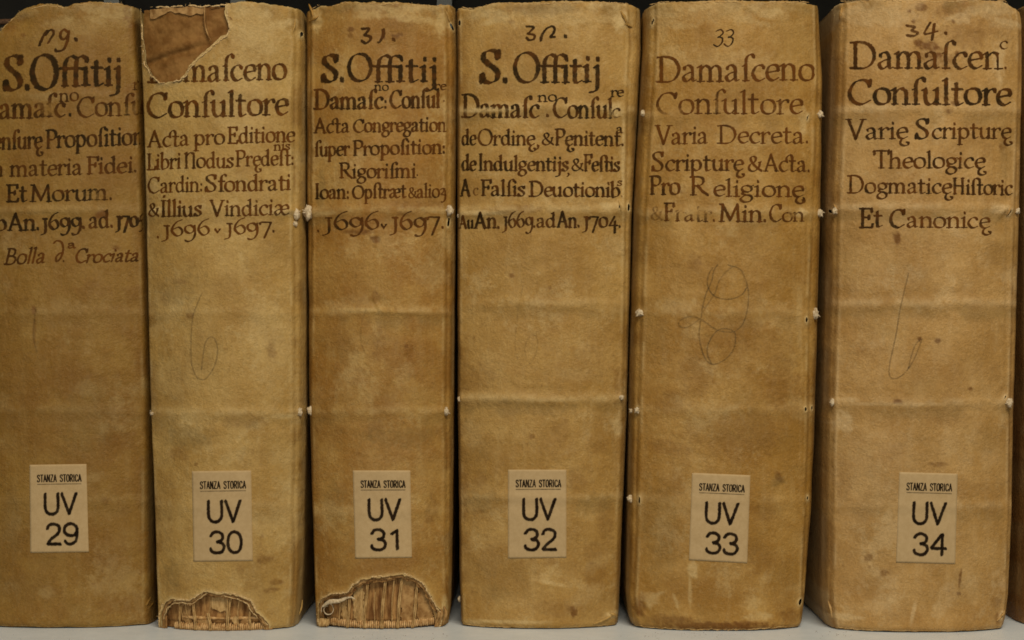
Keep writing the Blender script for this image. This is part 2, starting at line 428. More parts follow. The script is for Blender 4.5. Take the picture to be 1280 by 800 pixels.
def build_cover(s, root, mat):
    X, Y, Dp = s.X, s.Y, s.depth
    r, c = X.shape
    # sides of the limp cover, from the joints back to the fore-edge
    dd = np.array([3, 8, 16, 30, 60, 110, 200, 330, 450.0])
    def side(sgn, xe, de):
        xs = []; ds = []
        bow = np.array([0.7, 1.1, 1.2, 0.8, 0.2, 0.3, 0.8, 0.8, 0.2])
        for k, q in enumerate(dd):
            xs.append(xe + sgn * (bow[k] * 0.9 + (.6 * (fbm(s.rows / 60, s.rows * 0 + q * .1, s.seed + 20) - .5)))); ds.append(np.maximum(de + q, s.front + s.bulge + s.hinge * .6 + q))
        return np.stack(xs, 1), np.stack(ds, 1)
    lx, ld = side(-1, s.xl, Dp[:, 0]); rx, rd = side(1, s.xr, Dp[:, -1])
    XX = np.hstack([lx[:, ::-1], X, rx]); DD = np.hstack([ld[:, ::-1], Dp, rd]); YY = np.repeat(s.rows[:, None], XX.shape[1], 1)
    nl = len(dd)
    sd = np.empty_like(XX); sd[:, nl:nl + c] = s.sdf
    lt = np.interp(s.xl, [p[0] for p in s.T], [p[1] for p in s.T]); rt = np.interp(s.xr, [p[0] for p in s.T], [p[1] for p in s.T])
    for k in range(nl):
        sd[:, k] = np.minimum(s.rows - lt.mean(), YB - 1.0 - s.rows); sd[:, nl + c + k] = np.minimum(s.rows - rt.mean(), YB - 1.0 - s.rows)
    sg = s.seed
    st = np.clip(np.maximum(1.5 * gauss_field(s, XX, YY, [b for b in s.blobs if min(b[2], b[3]) <= 5], sg + 11), 0.95 * gauss_field(s, XX, YY, [b for b in s.blobs if min(b[2], b[3]) > 5], sg + 11)), 0, .97)
    eL = XX - s.xl[:, None]; eR = s.xr[:, None] - XX; em = np.minimum(eL, eR)
    n = fbm(XX / 26, YY / 34, sg + 12, 4); n2 = fbm(XX / 7, YY / 9, sg + 13, 3); n3 = fbm(XX / 60, YY / 45, sg + 21, 3)
    st = np.maximum(st, 0.17 * sst(0.48, 0.80, n)); st = np.maximum(st, 0.15 * sst(.45, .8, n3)); st = np.maximum(st, 0.26 * sst(.62, .78, fbm(XX / 5, YY / 6, sg + 44, 3)) * sst(.45, .7, n3))
    st = np.maximum(st, 0.75 * s.foot * np.exp(-np.clip(790 - YY, 0, 999) / 5.0) * sst(.30, .62, .5 * n + .5 * n2))   # dirt rubbed in at the foot
    st = np.maximum(st, 0.50 * sst(22, 0, em) * sst(.38, .62, n))
    soil_shade = gauss_field(s, XX, YY, s.soils, sg + 31)
    soil_shade = np.maximum(soil_shade * .9, 0.20 * sst(.45, .85, fbm(XX / 60, YY / 48, sg + 33, 5)))
    soil_shade = np.maximum(soil_shade, 0.55 * sst(30, 2, YY) * sst(.40, .62, n2 * .4 + n * .6))
    rq = random.Random(sg * 5); x_0, x_1 = float(s.left[0][1]), float(s.right[0][1])
    mk = []; sc = []
    for k in range(9):
        q = rq.random(); mk.append((rq.uniform(x_0 + 8, x_1 - 8), rq.uniform(10, 780), rq.uniform(1.0, 2.6), rq.uniform(1.0, 2.4) * (2.2 if q > .85 else 1) - .5, rq.uniform(.15, .6), rq.uniform(-40, 40)))
    for k in range(14): mk.append((rq.uniform(x_0 + 8, x_1 - 8), rq.uniform(300, 780), rq.uniform(6, 18), rq.uniform(5, 16), rq.uniform(.06, .17), rq.uniform(-40, 40)))
    for k in range(12): sc.append((rq.uniform(x_0 + 8, x_1 - 8), rq.uniform(300, 780), rq.uniform(8, 30), rq.uniform(5, 20), rq.uniform(.08, .26), rq.uniform(-40, 40)))
    for k in range(9): sc.append((rq.uniform(x_0 + 8, x_1 - 8), rq.uniform(5, 30), rq.uniform(8, 26), rq.uniform(3, 9), rq.uniform(.2, .6), rq.uniform(-20, 20)))
    st = np.maximum(st, gauss_field(s, XX, YY, mk, sg + 91))
    we = np.maximum(0.9 * gauss_field(s, XX, YY, s.wears, sg + 15), .9 * gauss_field(s, XX, YY, sc, sg + 92))
    for e, h in ((eL, interp(s.hl, YY)), (eR, interp(s.hr, YY))):
        h = np.maximum(h, 2.5)
        we = np.maximum(we, 0.38 * np.exp(-((e - h - 1) / 1.5) ** 2) * sst(.42, .66, fbm(XX * 0 + sg, YY / 30, sg + 80, 4))); st = np.maximum(st, .6 * np.exp(-((e - h + 3) / 1.6) ** 2) * sst(.3, .6, n))
        we = np.maximum(we, 0.4 * np.exp(-(e / 1.6) ** 2) * sst(.35, .65, n))
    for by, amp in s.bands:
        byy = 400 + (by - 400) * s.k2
        soil_shade = np.maximum(soil_shade, 0.42 * min(amp, 1.1) * np.exp(-((YY - byy - 13 - 9 * (n - .5)) / 8) ** 2) * sst(.30, .62, n))  # dirt below each band, plus the hollow's shade put into the colour
        we = np.maximum(we, 0.34 * amp * np.exp(-((YY - byy + 1 - 5 * (fbm(XX / 70, XX * 0 + byy, sg + 7, 2) - .5)) / 5) ** 2) * sst(.32, .62, .5 * n2 + .5 * n))  # rubbed band ridge, plus the light it catches, painted pale
    we = np.maximum(we, 0.95 * np.exp(-np.clip(s.pad(s.hsd, nl, nl), 0, 99) / 1.8))
    we = np.maximum(we, 0.7 * np.exp(-np.clip(s.pad(s.topd, nl, nl), 0, 99) / 1.6) * sst(.4, .55, n2))
    we = np.maximum(we, 0.6 * np.exp(-np.clip(s.pad(s.botd, nl, nl), 0, 99) / 1.2) * sst(.5, .62, n2))
    V, F, A, MI = clip_grid(np.stack([XX, YY, DD], -1), sd, dict(stain=np.clip(st, 0, 1), wear_light=np.clip(we, 0, 1), soil_shade=np.clip(soil_shade, 0, 1)))
    me = mesh_np('vellum_cover', toW(V), F, True, A, MI)
    o = link('vellum_cover', me, root, [mat, MAT['edge']]); return o
def _pad(s, a, l, r): return np.pad(a, ((0, 0), (l, r)), constant_values=99.0)
BookShape.pad = _pad

def patch(s, name, root, mat, bbox, off, keep, step=1.5, rel=None, rim=1.2, mat2=None, label=None):
    """a sheet that follows the spine at a given depth behind it; keep(X,Y)>0 stays"""
    x0, y0 = s.im(bbox[0], bbox[1]); x1, y1 = s.im(bbox[2], bbox[3])
    y1 = min(y1, YB - 0.6)
    ys = np.arange(y0, y1 + .1, step); xs = np.arange(x0, x1 + .1, step)
    Y, X = np.meshgrid(ys, xs, indexing='ij')
    u = np.abs(2 * (X - np.interp(Y, s.rows, s.xl)) / (np.interp(Y, s.rows, s.xr) - np.interp(Y, s.rows, s.xl)) - 1)
    d = s.front + s.bulge * u ** s.power + off
    if rel is not None: d = d + rel(X, Y)
    V, F, A, MI = clip_grid(np.stack([X, Y, d], -1), np.where(keep(X, Y) == 0, 1e-4, keep(X, Y)), {}, rim=rim)
    if not F: return None
    o = link(name, mesh_np(name, toW(V), F, True, None, MI), root, [mat, mat2 or MAT['edge']])
    if label: o['label'] = label
    return o

# ------------------------------------------------------------------ pen lettering
G = {}
def g(ch, adv, *st): G[ch] = (adv, [s for s in st])
def P_(t): return [tuple(float(a) for a in q.split(',')) for q in t.split()]
# entries: 'x,y x,y ...' a pen stroke; 'f:x,y' foot serif; 'h:x,y' head wedge; 'd:x,y' dot
g('a', 9, '1.4,7.9 3,9.9 5.2,9.6 6.2,7 6.2,2 7,.3 8.5,.9', '6.2,5.9 3.4,4.9 1.3,3 1.6,.8 3.4,0 6.2,2.4', 'd:1.7,8')
g('b', 10, '2,16.5 2,1 4.5,0 7.5,1.5 8.6,5 7.4,8.7 5,10 2,7.5', 'h:2,16.5')
g('c', 8.3, '7.6,8.2 5.8,10 3,9 1.1,5 2.4,1.2 4.8,0 7.9,1.6', 'd:7.1,8.4')
g('d', 10.2, '7.6,16.5 7.6,2 8.4,.2 9.8,.8', '7.6,8 5,10 2.3,8.7 1.1,5 2.2,1 4.5,0 7.6,2.6', 'h:7.6,16.5')
g('e', 8.4, '1.4,5 7.7,6.3', '7.7,6.3 7,9.1 5,10 2.4,8.8 1.1,5 2.2,1.2 4.8,0 7.9,1.8')
g('f', 6.2, '7.4,15.8 5.6,16.8 3.6,15.2 3,11 3,0', 'f:3,0', '0.6,10 6,10')
g('g', 9.5, '5,10 2.4,9.1 1.6,6.8 2.6,4.6 5,3.8 7,4.7 8,6.8 7,9.2 5,10', '7,9.1 9.4,10.3', '3,4.3 1.9,2.6 3.5,1.3 6.4,.8 8.3,-1.4 7.2,-4.6 4.2,-5.8 1.4,-4.6 1.1,-2 3.6,.9')
g('h', 10.5, '2,16.5 2,0', 'h:2,16.5', 'f:2,0', '2,7 4.5,9.9 7,9.4 8,7 8,0', 'f:8,0')
g('i', 4.7, '2.3,10 2.3,0', 'h:2.3,10', 'f:2.3,0', 'd:2.8,14.2')
g('j', 4.8, '2.8,10 2.8,-2 1.6,-5.2 -1.6,-6.2', 'h:2.8,10', 'd:3,14.2')
g('l', 4.7, '2.3,16.5 2.3,0', 'h:2.3,16.5', 'f:2.3,0')
g('m', 15.6, '2,10 2,0', 'h:2,10', 'f:2,0', '2,7 4.3,9.9 6.4,9.4 7.4,7 7.4,0', 'f:7.4,0', '7.4,7 9.8,9.9 12,9.4 13,7 13,0', 'f:13,0')
g('n', 10.4, '2,10 2,0', 'h:2,10', 'f:2,0', '2,7 4.5,9.9 6.9,9.4 8,7 8,0', 'f:8,0')
g('o', 9.8, '5,10 2.2,8.8 1.1,5 2.2,1.2 5,0 7.8,1.2 8.9,5 7.8,8.8 5,10')
g('p', 10, '2,10 2,-6', 'h:2,10', 'f:2,-6', '2,7.5 4.6,10 7.4,8.9 8.6,5 7.4,1.2 5,0 2,1.8')
g('r', 7.4, '2,10 2,0', 'h:2,10', 'f:2,0', '2,6.5 4,9.3 5.8,10 7.1,8.9', 'd:6.7,9')
g('s', 7.4, '6.2,8.4 4.2,10 1.8,8.6 2.2,6.4 5,4.5 6.3,2.6 5,.3 3,0 1,1.5', '6.2,8 6.3,9.8', '1,0.2 1,2')
g('ſ', 6, '7.8,15.2 6.2,16.9 4,15.5 3,11.5 3,0', 'f:3,0', '1,9.2 3,10.4', 'd:7.4,15.5')
g('t', 7, '3,13.6 3,2 4.2,0 6.8,1.3', '.6,10 6.3,10')
g('u', 10.4, '2,10 2,2.5 3.8,0 6,.7 8,3.2', 'h:2,10', '8,10 8,0', 'h:8,10', 'f:8,0')
g('æ', 14, '1.4,7.9 3,9.9 5.4,9.6 6.5,7 6.5,3', '6.4,5.9 3.4,4.9 1.3,3 1.6,.8 3.6,0 6.4,2.8 8.2,.8 10.4,0 13.2,1.8', '6.6,5 12.8,6.3', '12.8,6.3 12.2,9.1 10.2,10 7.6,8.6 6.6,6')
g('ę', 8.6, '1.4,5 7.7,6.3', '7.7,6.3 7,9.1 5,10 2.4,8.8 1.1,5 2.2,1.2 4.8,0 7.9,1.8', '4.6,0 3.2,-2.4 3.2,-5 5.4,-6.6 8,-5.8 8.4,-3.8 7,-3.4')
g('ﬀ', 11.6, '9.0,15.8 6.6,16.9 4.2,15.2 3,11 3,0', 'f:3,0', '8.8,0 8.8,11 9.6,15.4 12,16.9 14.6,15.6', 'f:8.8,0', '0.4,10 14,10', 'd:14.4,15.4')
g('¢', 15.8, '7.8,9.2 5.8,10 3,9 1.1,5 2.4,1.2 4.8,0 7.9,1.6', '6.8,9.6 7.4,13.6 10,15.8 12,13 11.7,2 13,0 15.6,1.3', '9.4,10 15,10')
g('ﬆ', 13, '3,0 3,12 4.2,16 7,16.8 9.4,14 9.2,2 10.4,0 13,1.3', 'f:3,0', '7,10 12.6,10', '1,9.2 3,10.4')
g('&', 13.6, '12.6,9.6 9.8,8.6', '11.6,9 10.2,3.6 6.4,0 2.8,.6 1.4,3.6 3,6.8 6.4,9 7.8,12.6 5.8,14.8 3.4,13.6 3.4,10.6 7,5.2 12.8,.2')
g('A', 13.6, '1.9,0 6.8,16', '6.6,16 11.8,0', '3.6,5.6 10.2,5.6', 'f:1.9,0', 'f:11.8,0')
g('B', 11.6, '3,16 3,0', '1,16 6.5,16 8.8,14 8.6,10.6 6.6,8.8 3,8.5', '3.6,8.5 8,8.2 10.6,5.8 10,2 7,0 1,0')
g('C', 13.2, '12,12.4 10.8,15 8,16.2 4,14.4 1.3,8 3,2.2 7.5,-.2 12.6,2.6', '12.2,16 11.9,12')
g('D', 14.4, '3,16 3,0', '0.4,15.8 6,16.2 10.8,14 13,8.5 11.6,3 7.6,0 0.2,0')
g('E', 10.8, '3,16 3,0', '.9,16 9.5,16', '9.5,16.2 9.7,13', '3,8.6 7.6,8.6', '7.6,10.2 7.6,7', '.9,0 9.8,0', '9.7,0 10.4,3')
g('F', 9.8, '3,16 3,0', '.9,16 9.6,16', '9.6,16.2 9.8,12.8', '3,8.6 7.6,8.6', '7.6,10.2 7.6,7', 'f:3,0')
g('H', 14, '3,16 3,0', '10.8,16 10.8,0', 'f:3,0', 'f:3,16', 'f:10.8,0', 'f:10.8,16', '3,8.4 10.8,8.4')
g('I', 6, '3,16 3,0', 'f:3,0', 'f:3,16')
g('L', 10, '3,16 3,0', 'f:3,16', '.9,0 8.8,0', '8.8,0 9.6,3.2')
g('M', 17, '3.2,16 2.2,0', '3,16 8.6,1.4', '8.6,1.4 13.8,16', '13.8,16 14.6,0', 'f:2.2,0', 'f:14.6,0', '.9,16 3.2,16')
g('N', 13, '3,16 3,0', 'f:3,0', 'h:3,16', '3,12 6,15.6 8.8,15.6 10.4,13 10.4,0', 'f:10.4,0')
g('O', 15, '7.6,16.3 3.2,14.2 1.2,8 3.2,1.8 7.6,-.3 12,1.8 14,8 12,14.2 7.6,16.3')
g('P', 11, '3,16 3,0', 'f:3,0', '.8,15.8 6.6,16.2 9.8,14.4 9.8,10.4 7.2,7.8 3.4,8')
g('R', 13, '3,16 3,0', 'f:3,0', '.8,15.8 6.6,16.2 9.6,14.4 9.4,10.6 7,8.4 3.4,8.3', '6,8.3 9.4,3.2 13,0')
g('S', 10.8, '9,12.8 8.2,15.4 5.6,16.3 2.6,15 2,12 4,9.6 7.4,7 9,4.2 8,1 5,-.3 2.2,.8 1.3,3.4', '9.3,16 9,12.4', '1.1,0 1.3,4')
g('T', 12.2, '6.4,16 6.4,0', 'f:6.4,0', '.8,15.2 3,16 10,15.8 12,16.2', '.8,15.8 1.2,12.6', '12,16.4 12,13')
g('V', 13, '1.8,16 6.8,0', '6.8,0 11.6,16', 'f:1.8,16', 'f:11.6,16')
g('1', 5.6, '3.2,10.4 3.4,0 2.4,-3.6 -.8,-5.2', '.9,10.4 5,10.4')
g('6', 9.8, '8.8,16.3 4.8,14 1.8,9 1.5,4 4.8,0 8.2,2 8.5,6 6,8.8 2.2,6.6')
g('9', 9.8, '8.2,7.6 5.2,10.2 1.9,8.6 1.5,4.8 4.2,2.2 7.2,3.8 8.4,8', '8.3,9.8 8.6,1 6.4,-4.6 3.6,-6 1.4,-5.2')
g('7', 9.4, '.8,8.4 1.2,10.3 8.9,10.2', '8.9,10.2 3.8,-5.4')
g('0', 9.4, '4.8,9.8 2,8.6 1.1,5 2,1.2 4.8,0 7.6,1.2 8.5,5 7.6,8.6 4.8,9.8')
g('5', 8.4, '7.6,11 3,10 2.4,5.4', '2.4,5.4 6.2,5.2 7.4,1 5.6,-3.6 1.4,-5.2')
g('4', 10, '6.4,11 1.2,1.6', '1.2,1.6 9.4,1.8', '6.6,6 6.6,-5.6')
g('3', 8.6, '1.4,14.6 4,16 7,14.4 6.2,10.6 3.4,9.4', '3.4,9.4 7.2,8 7.8,4 5.4,0 1.2,1')
g('.', 3.4, 'd:1.7,.9'); g(':', 3.8, 'd:1.9,1', 'd:1.9,7'); g(',', 3.2, 'd:1.7,.9', '2.2,.8 1.8,-1.6 .6,-3'); g(' ', 4.6)
g('^', 6.4, '1.2,5.6 3.2,1.4', '5.4,6 3.2,1.4', 'd:1.6,5', 'd:3.2,2.6', 'd:4.6,5')
g('%', 8, '1,8.6 3,10 5.6,9.6 4.8,6.4 2.2,3.4 7.6,2.2', '6.4,7 6.6,-2 4.6,-5.6 1.8,-6')
g('ſi', 10)
# single-width drawn letters for the paper labels (height 10)
L_ = {}
def l_(ch, adv, *st): L_[ch] = (adv, list(st))
l_('S', 6, '5,8 3.8,9.8 1.6,9.6 1,7.6 2.2,5.8 4.2,4.4 5,2.2 4,.2 1.8,.2 .8,1.8')
l_('T', 6, '3,10 3,0', '.6,10 5.4,10'); l_('A', 6.2, '.7,0 3,10', '3,10 5.4,0', '1.6,3.2 4.6,3.2')
l_('N', 6.6, '1.1,0 1.1,10', '1.1,10 5.2,0', '5.2,0 5.2,10'); l_('Z', 6, '.8,10 5,10', '5,10 .8,0', '.8,0 5.2,0')
l_('O', 6.4, '3.2,10 1.4,8.8 1,5 1.4,1.2 3.2,0 5,1.2 5.4,5 5,8.8 3.2,10'); l_('I', 3.4, '1.6,10 1.6,0')
l_('R', 6.4, '1.2,0 1.2,10', '1.2,10 4,10 5.1,8.6 5.1,6.4 4,5 1.4,5', '3.2,5 5.4,0')
l_('C', 6.2, '5.2,7.6 4.4,9.6 2.6,9.8 1.2,8 1,5 1.2,2 2.6,.2 4.4,.4 5.2,2.4'); l_(' ', 5.5)
l_('U', 8, '1,10 1,3 2.2,.6 4,0 5.8,.6 7,3 7,10'); l_('V', 8, '0.8,10 4.2,0', '4.2,0 7.6,10')
l_('0', 8, '4,10 2,9 1.1,6.5 1.1,3.5 2,1 4,0 6,1 6.9,3.5 6.9,6.5 6,9 4,10')
l_('1', 7, '2,7.8 4.4,9.4', '4.4,9.8 4.4,0.2')
l_('2', 8, '1.2,7.6 2,9.4 4.2,10 6.4,9 6.8,7 5.8,5 3,2.6 1.3,.3', '1.3,.1 7.2,.1')
l_('3', 8, '1.2,8 2.6,9.8 5,9.9 6.6,8.4 6.2,6.2 4,5.2', '4,5.2 6.4,4.6 7.2,2.6 6,.5 3.6,0 1.6,.8 1,2.2')
l_('4', 8, '5.6,10 .9,3.4', '.9,3.2 7.6,3.2', '5.8,10 5.8,0')
l_('9', 8, '6.9,6 5.6,4.4 3.2,4.3 1.4,5.6 1.2,8 2.8,9.8 5,9.9 6.8,8.2 6.9,5 6.4,1.8 4.4,.2 2.4,.3 1.2,1.6')

class Ink:
    """collects pen ribbons given in photo pixels and lays them on a surface"""
    def __init__(s, rnd=5): s.V = []; s.F = []; s.E = []; s.Hh = []; s.Dn = []; s.k = 0; s.rng = random.Random(rnd)
    def stroke(s, pts, width, thin, ang=25.0, hue=0.5, dens=1.0, n=None, taper=0.0, fade=None):
        P = np.asarray(pts, float); ln = np.sum(np.hypot(*np.diff(P, axis=0).T))
        if len(P) > 2 or ln > 0.01:
            Q = crom(P, n or max(4, int(ln / 1.1)))
        T = np.gradient(Q, axis=0); L = np.hypot(T[:, 0], T[:, 1]) + 1e-9; T /= L[:, None]
        a = math.radians(ang); nx, ny = math.cos(a), -math.sin(a)
        w = (np.abs(T[:, 0] * ny - T[:, 1] * nx) * (width - thin) + thin) / 2 * 1.78
        m = len(Q); 
        if taper: w = w * (1 - taper * np.linspace(0, 1, m) ** 2)
        w = w * (1 + 0.16 * (vn(Q[:, 0] / 2.5, Q[:, 1] / 2.5, 3) - .5))
        # soft caps
        cap0 = Q[0] - T[0] * w[0] * .75; cap1 = Q[-1] + T[-1] * w[-1] * .75
        Q = np.vstack([cap0, Q, cap1]); T = np.vstack([T[0], T, T[-1]]); w = np.concatenate([[w[0] * .7], w, [w[-1] * .7]])
        nrm = np.stack([-T[:, 1], T[:, 0]], 1); m += 2
        e = np.ones(m); e[0] = e[-1] = 0
        base = len(s.V)
        dn = dens * (0.80 + 0.40 * vn(Q[:, 0] / 9, Q[:, 1] / 9, 8)) 
        if fade is not None:
            for (fx, fy, rx, ry, am) in fade:
                q = ((Q[:, 0] - fx) / rx) ** 2 + ((Q[:, 1] - fy) / ry) ** 2
                dn = dn * (1 - am * np.exp(-q ** 1.5))
        hv = np.clip(hue - .08 + 1.1 * (vn(Q[:, 0] / 11, Q[:, 1] / 8, 21) - .5), 0, 1)
        for i in range(m):
            for q, ee in ((-1, 0), (0, e[i]), (1, 0)):
                s.V.append((Q[i, 0] + nrm[i, 0] * w[i] * q, Q[i, 1] + nrm[i, 1] * w[i] * q, s.k)); s.E.append(ee); s.Hh.append(hv[i]); s.Dn.append(dn[i])
        for i in range(m - 1):
            b = base + 3 * i
            s.F.append((b, b + 1, b + 4, b + 3)); s.F.append((b + 1, b + 2, b + 5, b + 4))
        s.k += 1
    def glyph(s, entry, ox, oy, sx, sy, width, thin, slope=0.0, slant=0.0, serif=True, **kw):
        jx = s.rng.uniform(-.25, .25) * sx; jy = s.rng.uniform(-.25, .25) * sy
        def T(x, y): 
            X = ox + jx + (x + slant * y) * sx; return (X, oy + jy - y * sy)
        for st in entry[1]:
            if st[:2] == 'd:':
                x, y = P_(st[2:])[0]; x0, y0 = T(x, y); r = width * 0.30
                s.stroke([(x0 - r * .5, y0 - r * .3), (x0 + r * .5, y0 + r * .3)], width * 1.0, width * 1.0, n=3, **kw)
            elif st[:2] == 'f:':
                if not serif: continue
                x, y = P_(st[2:])[0]; q = 1.9 * s.rng.uniform(.85, 1.15)
                s.stroke([T(x - q, y + (.1 if y < 5 else 0)), T(x, y), T(x + q * 1.1, y + .15)], width * .5, max(thin * 1.05, width * .30), n=5, **kw)
            elif st[:2] == 'h:':
                x, y = P_(st[2:])[0]
                s.stroke([T(x - 2.0, y - 1.2), T(x + .2, y + .1)], width * .8, max(thin, width * .42), n=4, **kw)
            else:
                s.stroke([T(*p) for p in P_(st)], width, thin, **kw)
    def text(s, t, x0, x1, y0, y1, xh, pen=None, font=None, cap=1.0, slant=0.0, thin=None, serif=True, **kw):
        font = font or G; adv = sum(font[c][0] for c in t); sx = (x1 - x0) / adv; sy = xh / 10.0
        pen = pen or 0.205 * xh; thin = thin or max(0.30 * pen, 0.8); x = x0
        for c in t:
            base = y0 + (y1 - y0) * (x - x0) / (x1 - x0)
            s.glyph(font[c], x, base, sx, sy * (cap if c.isupper() else 1), pen, thin, slant=slant, serif=serif, **kw); x += font[c][0] * sx
    def build(s, name, root, onto, mat, off=0.10, label=None):
        V = np.array(s.V); P = onto(V[:, 0], V[:, 1], 0.0); s.Dn = (np.array(s.Dn) * onto.__self__.held(P[:, 0], P[:, 1])).tolist()
        s.F = [f for f in s.F if any(s.Dn[i] > 0.01 for i in f)]
        P[:, 2] -= off + V[:, 2] * 0.0006
        me = mesh_np(name, toW(P), s.F, True, dict(edge=s.E, hue=s.Hh, dens=s.Dn))
        o = link(name, me, root, [mat])
        if label: o['label'] = label
        return o

# ------------------------------------------------------------------ assembling one volume
def make_book(s, label, mat, lines, number=None, pencil=None, tag=None, slips=(), folds=()):
    root = bpy.data.objects.new('book', None); C.objects.link(root)
    cx = (s.xl[-1] + s.xr[-1]) / 2; root.location = W(cx, YB, s.front + 200)
    root['label'] = label; root['category'] = 'book'; root['group'] = 'old vellum books in a row on the shelf'
    build_cover(s, root, mat)
    xl, xr = s.xl.max() + 6, s.xr.min() - 6
    ty = max(p[1] for p in s.T) if s.tb is None else s.tb
    box('text_block', xl, xr, ty + 12, YB - 9, s.front + s.bulge + 16, s.front + 455, MAT['pages'], root)
    # wound head endband just inside the top of the spine
    V, F = tube([(xl + 6, ty + 7, s.front + s.bulge + 8), ((xl + xr) / 2, ty + 6, s.front + 22), (xr - 6, ty + 7, s.front + s.bulge + 8)], 4.0, 8, 60, jit=0.3, seed=s.seed)
    link('headband', mesh_np('headband', toW(V), F), root, [MAT['dark']])
    if lines:
        rowsl = {}
        for ln in lines:
            key = next((k for k in rowsl if abs(k - ln[3]) < 6.5), ln[3]); rowsl.setdefault(key, []).append(ln)
        for j, (key, lns) in enumerate(rowsl.items()):
            ink = Ink(s.seed + j); ink.k = 30 * j
            for (t, x0, x1, y0, y1, xh, kw) in lns: ink.text(t, x0, x1, y0, y1, xh, **kw)
            ink.build('lettering_line', root, s.onto, MAT['ink'])
    if number:
        grp = []
        for st_ in sorted(number, key=lambda q: min(p[0] for p in q[0])):
            a, b = min(p[0] for p in st_[0]), max(p[0] for p in st_[0])
            if grp and a < grp[-1][0] + 1: grp[-1][1].append(st_); grp[-1][0] = max(grp[-1][0], b)
            else: grp.append([b, [st_]])
        for _, sts in grp:
            nk = Ink(s.seed + 1)
            for pts, w, kw in sts: nk.stroke(pts, w * 1.12, w * .65, **kw)
            nk.build('handwritten_digit', root, s.onto, MAT['ink'])
    if pencil:
        pk = Ink(s.seed + 2)
        for pts, dn in pencil: pk.stroke(pts, 1.5, 1.2, dens=dn, hue=.7)
        pk.build('pencil_mark', root, s.onto, MAT['pencil'])
    if tag:
        num, c = tag
        def quad(u, v):
            u = np.asarray(u, float); v = np.asarray(v, float)
            c0, c1, c2, c3 = [np.array(q, float) for q in c]
            p = [(c0[k] * (1 - u) + c1[k] * u) * (1 - v) + (c3[k] * (1 - u) + c2[k] * u) * v for k in (0, 1)]
            return p
        uu, vv = np.meshgrid(np.linspace(0, 1, 30), np.linspace(0, 1, 44)); px, py = quad(uu.ravel(), vv.ravel())
        P = s.onto(px, py, 0.34); P[:, 2] -= 0.35 * fbm(uu.ravel() * 3, vv.ravel() * 3, s.seed) 
        n0 = len(P); idx = np.arange(n0).reshape(44, 30)
        F = [(int(a), int(b), int(cc), int(dd_)) for a, b, cc, dd_ in zip(idx[:-1, :-1].ravel(), idx[1:, :-1].ravel(), idx[1:, 1:].ravel(), idx[:-1, 1:].ravel())]
        ring = list(idx[0, :]) + list(idx[1:, -1]) + list(idx[-1, :-1][::-1]) + list(idx[1:-1, 0][::-1])
        ex = P[ring].copy(); ex[:, 2] += 0.6; P2 = np.vstack([P, ex]); m = len(ring)
        F += [(int(ring[i]), int(ring[(i + 1) % m]), n0 + (i + 1) % m, n0 + i) for i in range(m)]
        lab = link('paper_label', mesh_np('paper_label', toW(P2), F, True), root, [MAT['paper']])
        pr = Ink(s.seed + 3)
        class Q: pass
        Wd, Hd = 73.0, 111.0
        def place(t, x0, x1, yb, h, pen, thin):
            font = L_; adv = sum(font[ch][0] for ch in t); sx = (x1 - x0) / adv; x = x0
            for ch in t:
                for st in font[ch][1]:
                    pts = []
                    for (gx, gy) in P_(st):
                        a, b = quad((x + gx * sx) / Wd, (yb - gy * h / 10) / Hd); pts.append((float(a), float(b)))
                    pr.stroke(pts, pen, thin, hue=0.9)
                x += font[ch][0] * sx
        place('STANZA STORICA', 9.5, 66.5, 21.5, 8.6, 1.12, 0.7)
        a, b = quad(np.array([10, 30, 50, 66]) / Wd, np.array([24.6] * 4) / Hd); pr.stroke(list(zip(a.tolist(), b.tolist())), .7, .6, hue=.5, dens=.6)
        place('UV', 17, 60, 62.5, 26.0, 2.95, 2.95); place(num, 18.5, 62, 100.5, 25.6, 2.95, 2.95)
        pr.build('printed_lettering', lab, s.onto, MAT['print'], off=1.02)
    for (x, y, rx, ry, fr) in slips:
        p = s.onto(np.array([x]), np.array([y]))[0]
        rx, ry = rx * .88, ry * .88
        V, F = lump(p[0], p[1], p[2] - 1.0 - 0.2 * rx, rx, ry, min(rx, ry) * .9, int(x * 3 + y) % 97, frays=fr)
        link('sewing_slip', mesh_np('sewing_slip', toW(V), F), root, [MAT['slip']])
    for (x0, y0, x1, y1, w) in folds:
        p = s.onto(np.array([x0, (x0 + x1) / 2 + 1, x1]), np.array([y0, (y0 + y1) / 2, y1])); p[:, 2] -= w * np.array([.1, .45, .1])
        p[:, 1] = np.minimum(p[:, 1], YB - 1.5)
        V, F = tube([tuple(q) for q in p], [w * .4, w, w * .8, w * .35], 8, 12, jit=.3, seed=int(x0 + y0))
        link('vellum_fold', mesh_np('vellum_fold', toW(V), F), root, [mat])
    return root

def rebase(root):
    """children are modelled in world metres: keep them in place under the moved empty"""
    for ch in list(root.children):
        ch.matrix_parent_inverse = root.matrix_world.inverted()

def ell(x, y, rx, ry, rot=0, tear=0.25):
    a = math.radians(rot); out = []
    for k in range(10):
        q = 2 * math.pi * k / 10; u, v = rx * math.cos(q), ry * math.sin(q)
        out.append((x + u * math.cos(a) - v * math.sin(a), y + u * math.sin(a) + v * math.cos(a)))
    return dict(poly=out, tear=tear)

K = dict  # short keyword bundles
dk = K(hue=1.0, dens=1.0); md = K(hue=.6, dens=.95); br = K(hue=.15, dens=.92)

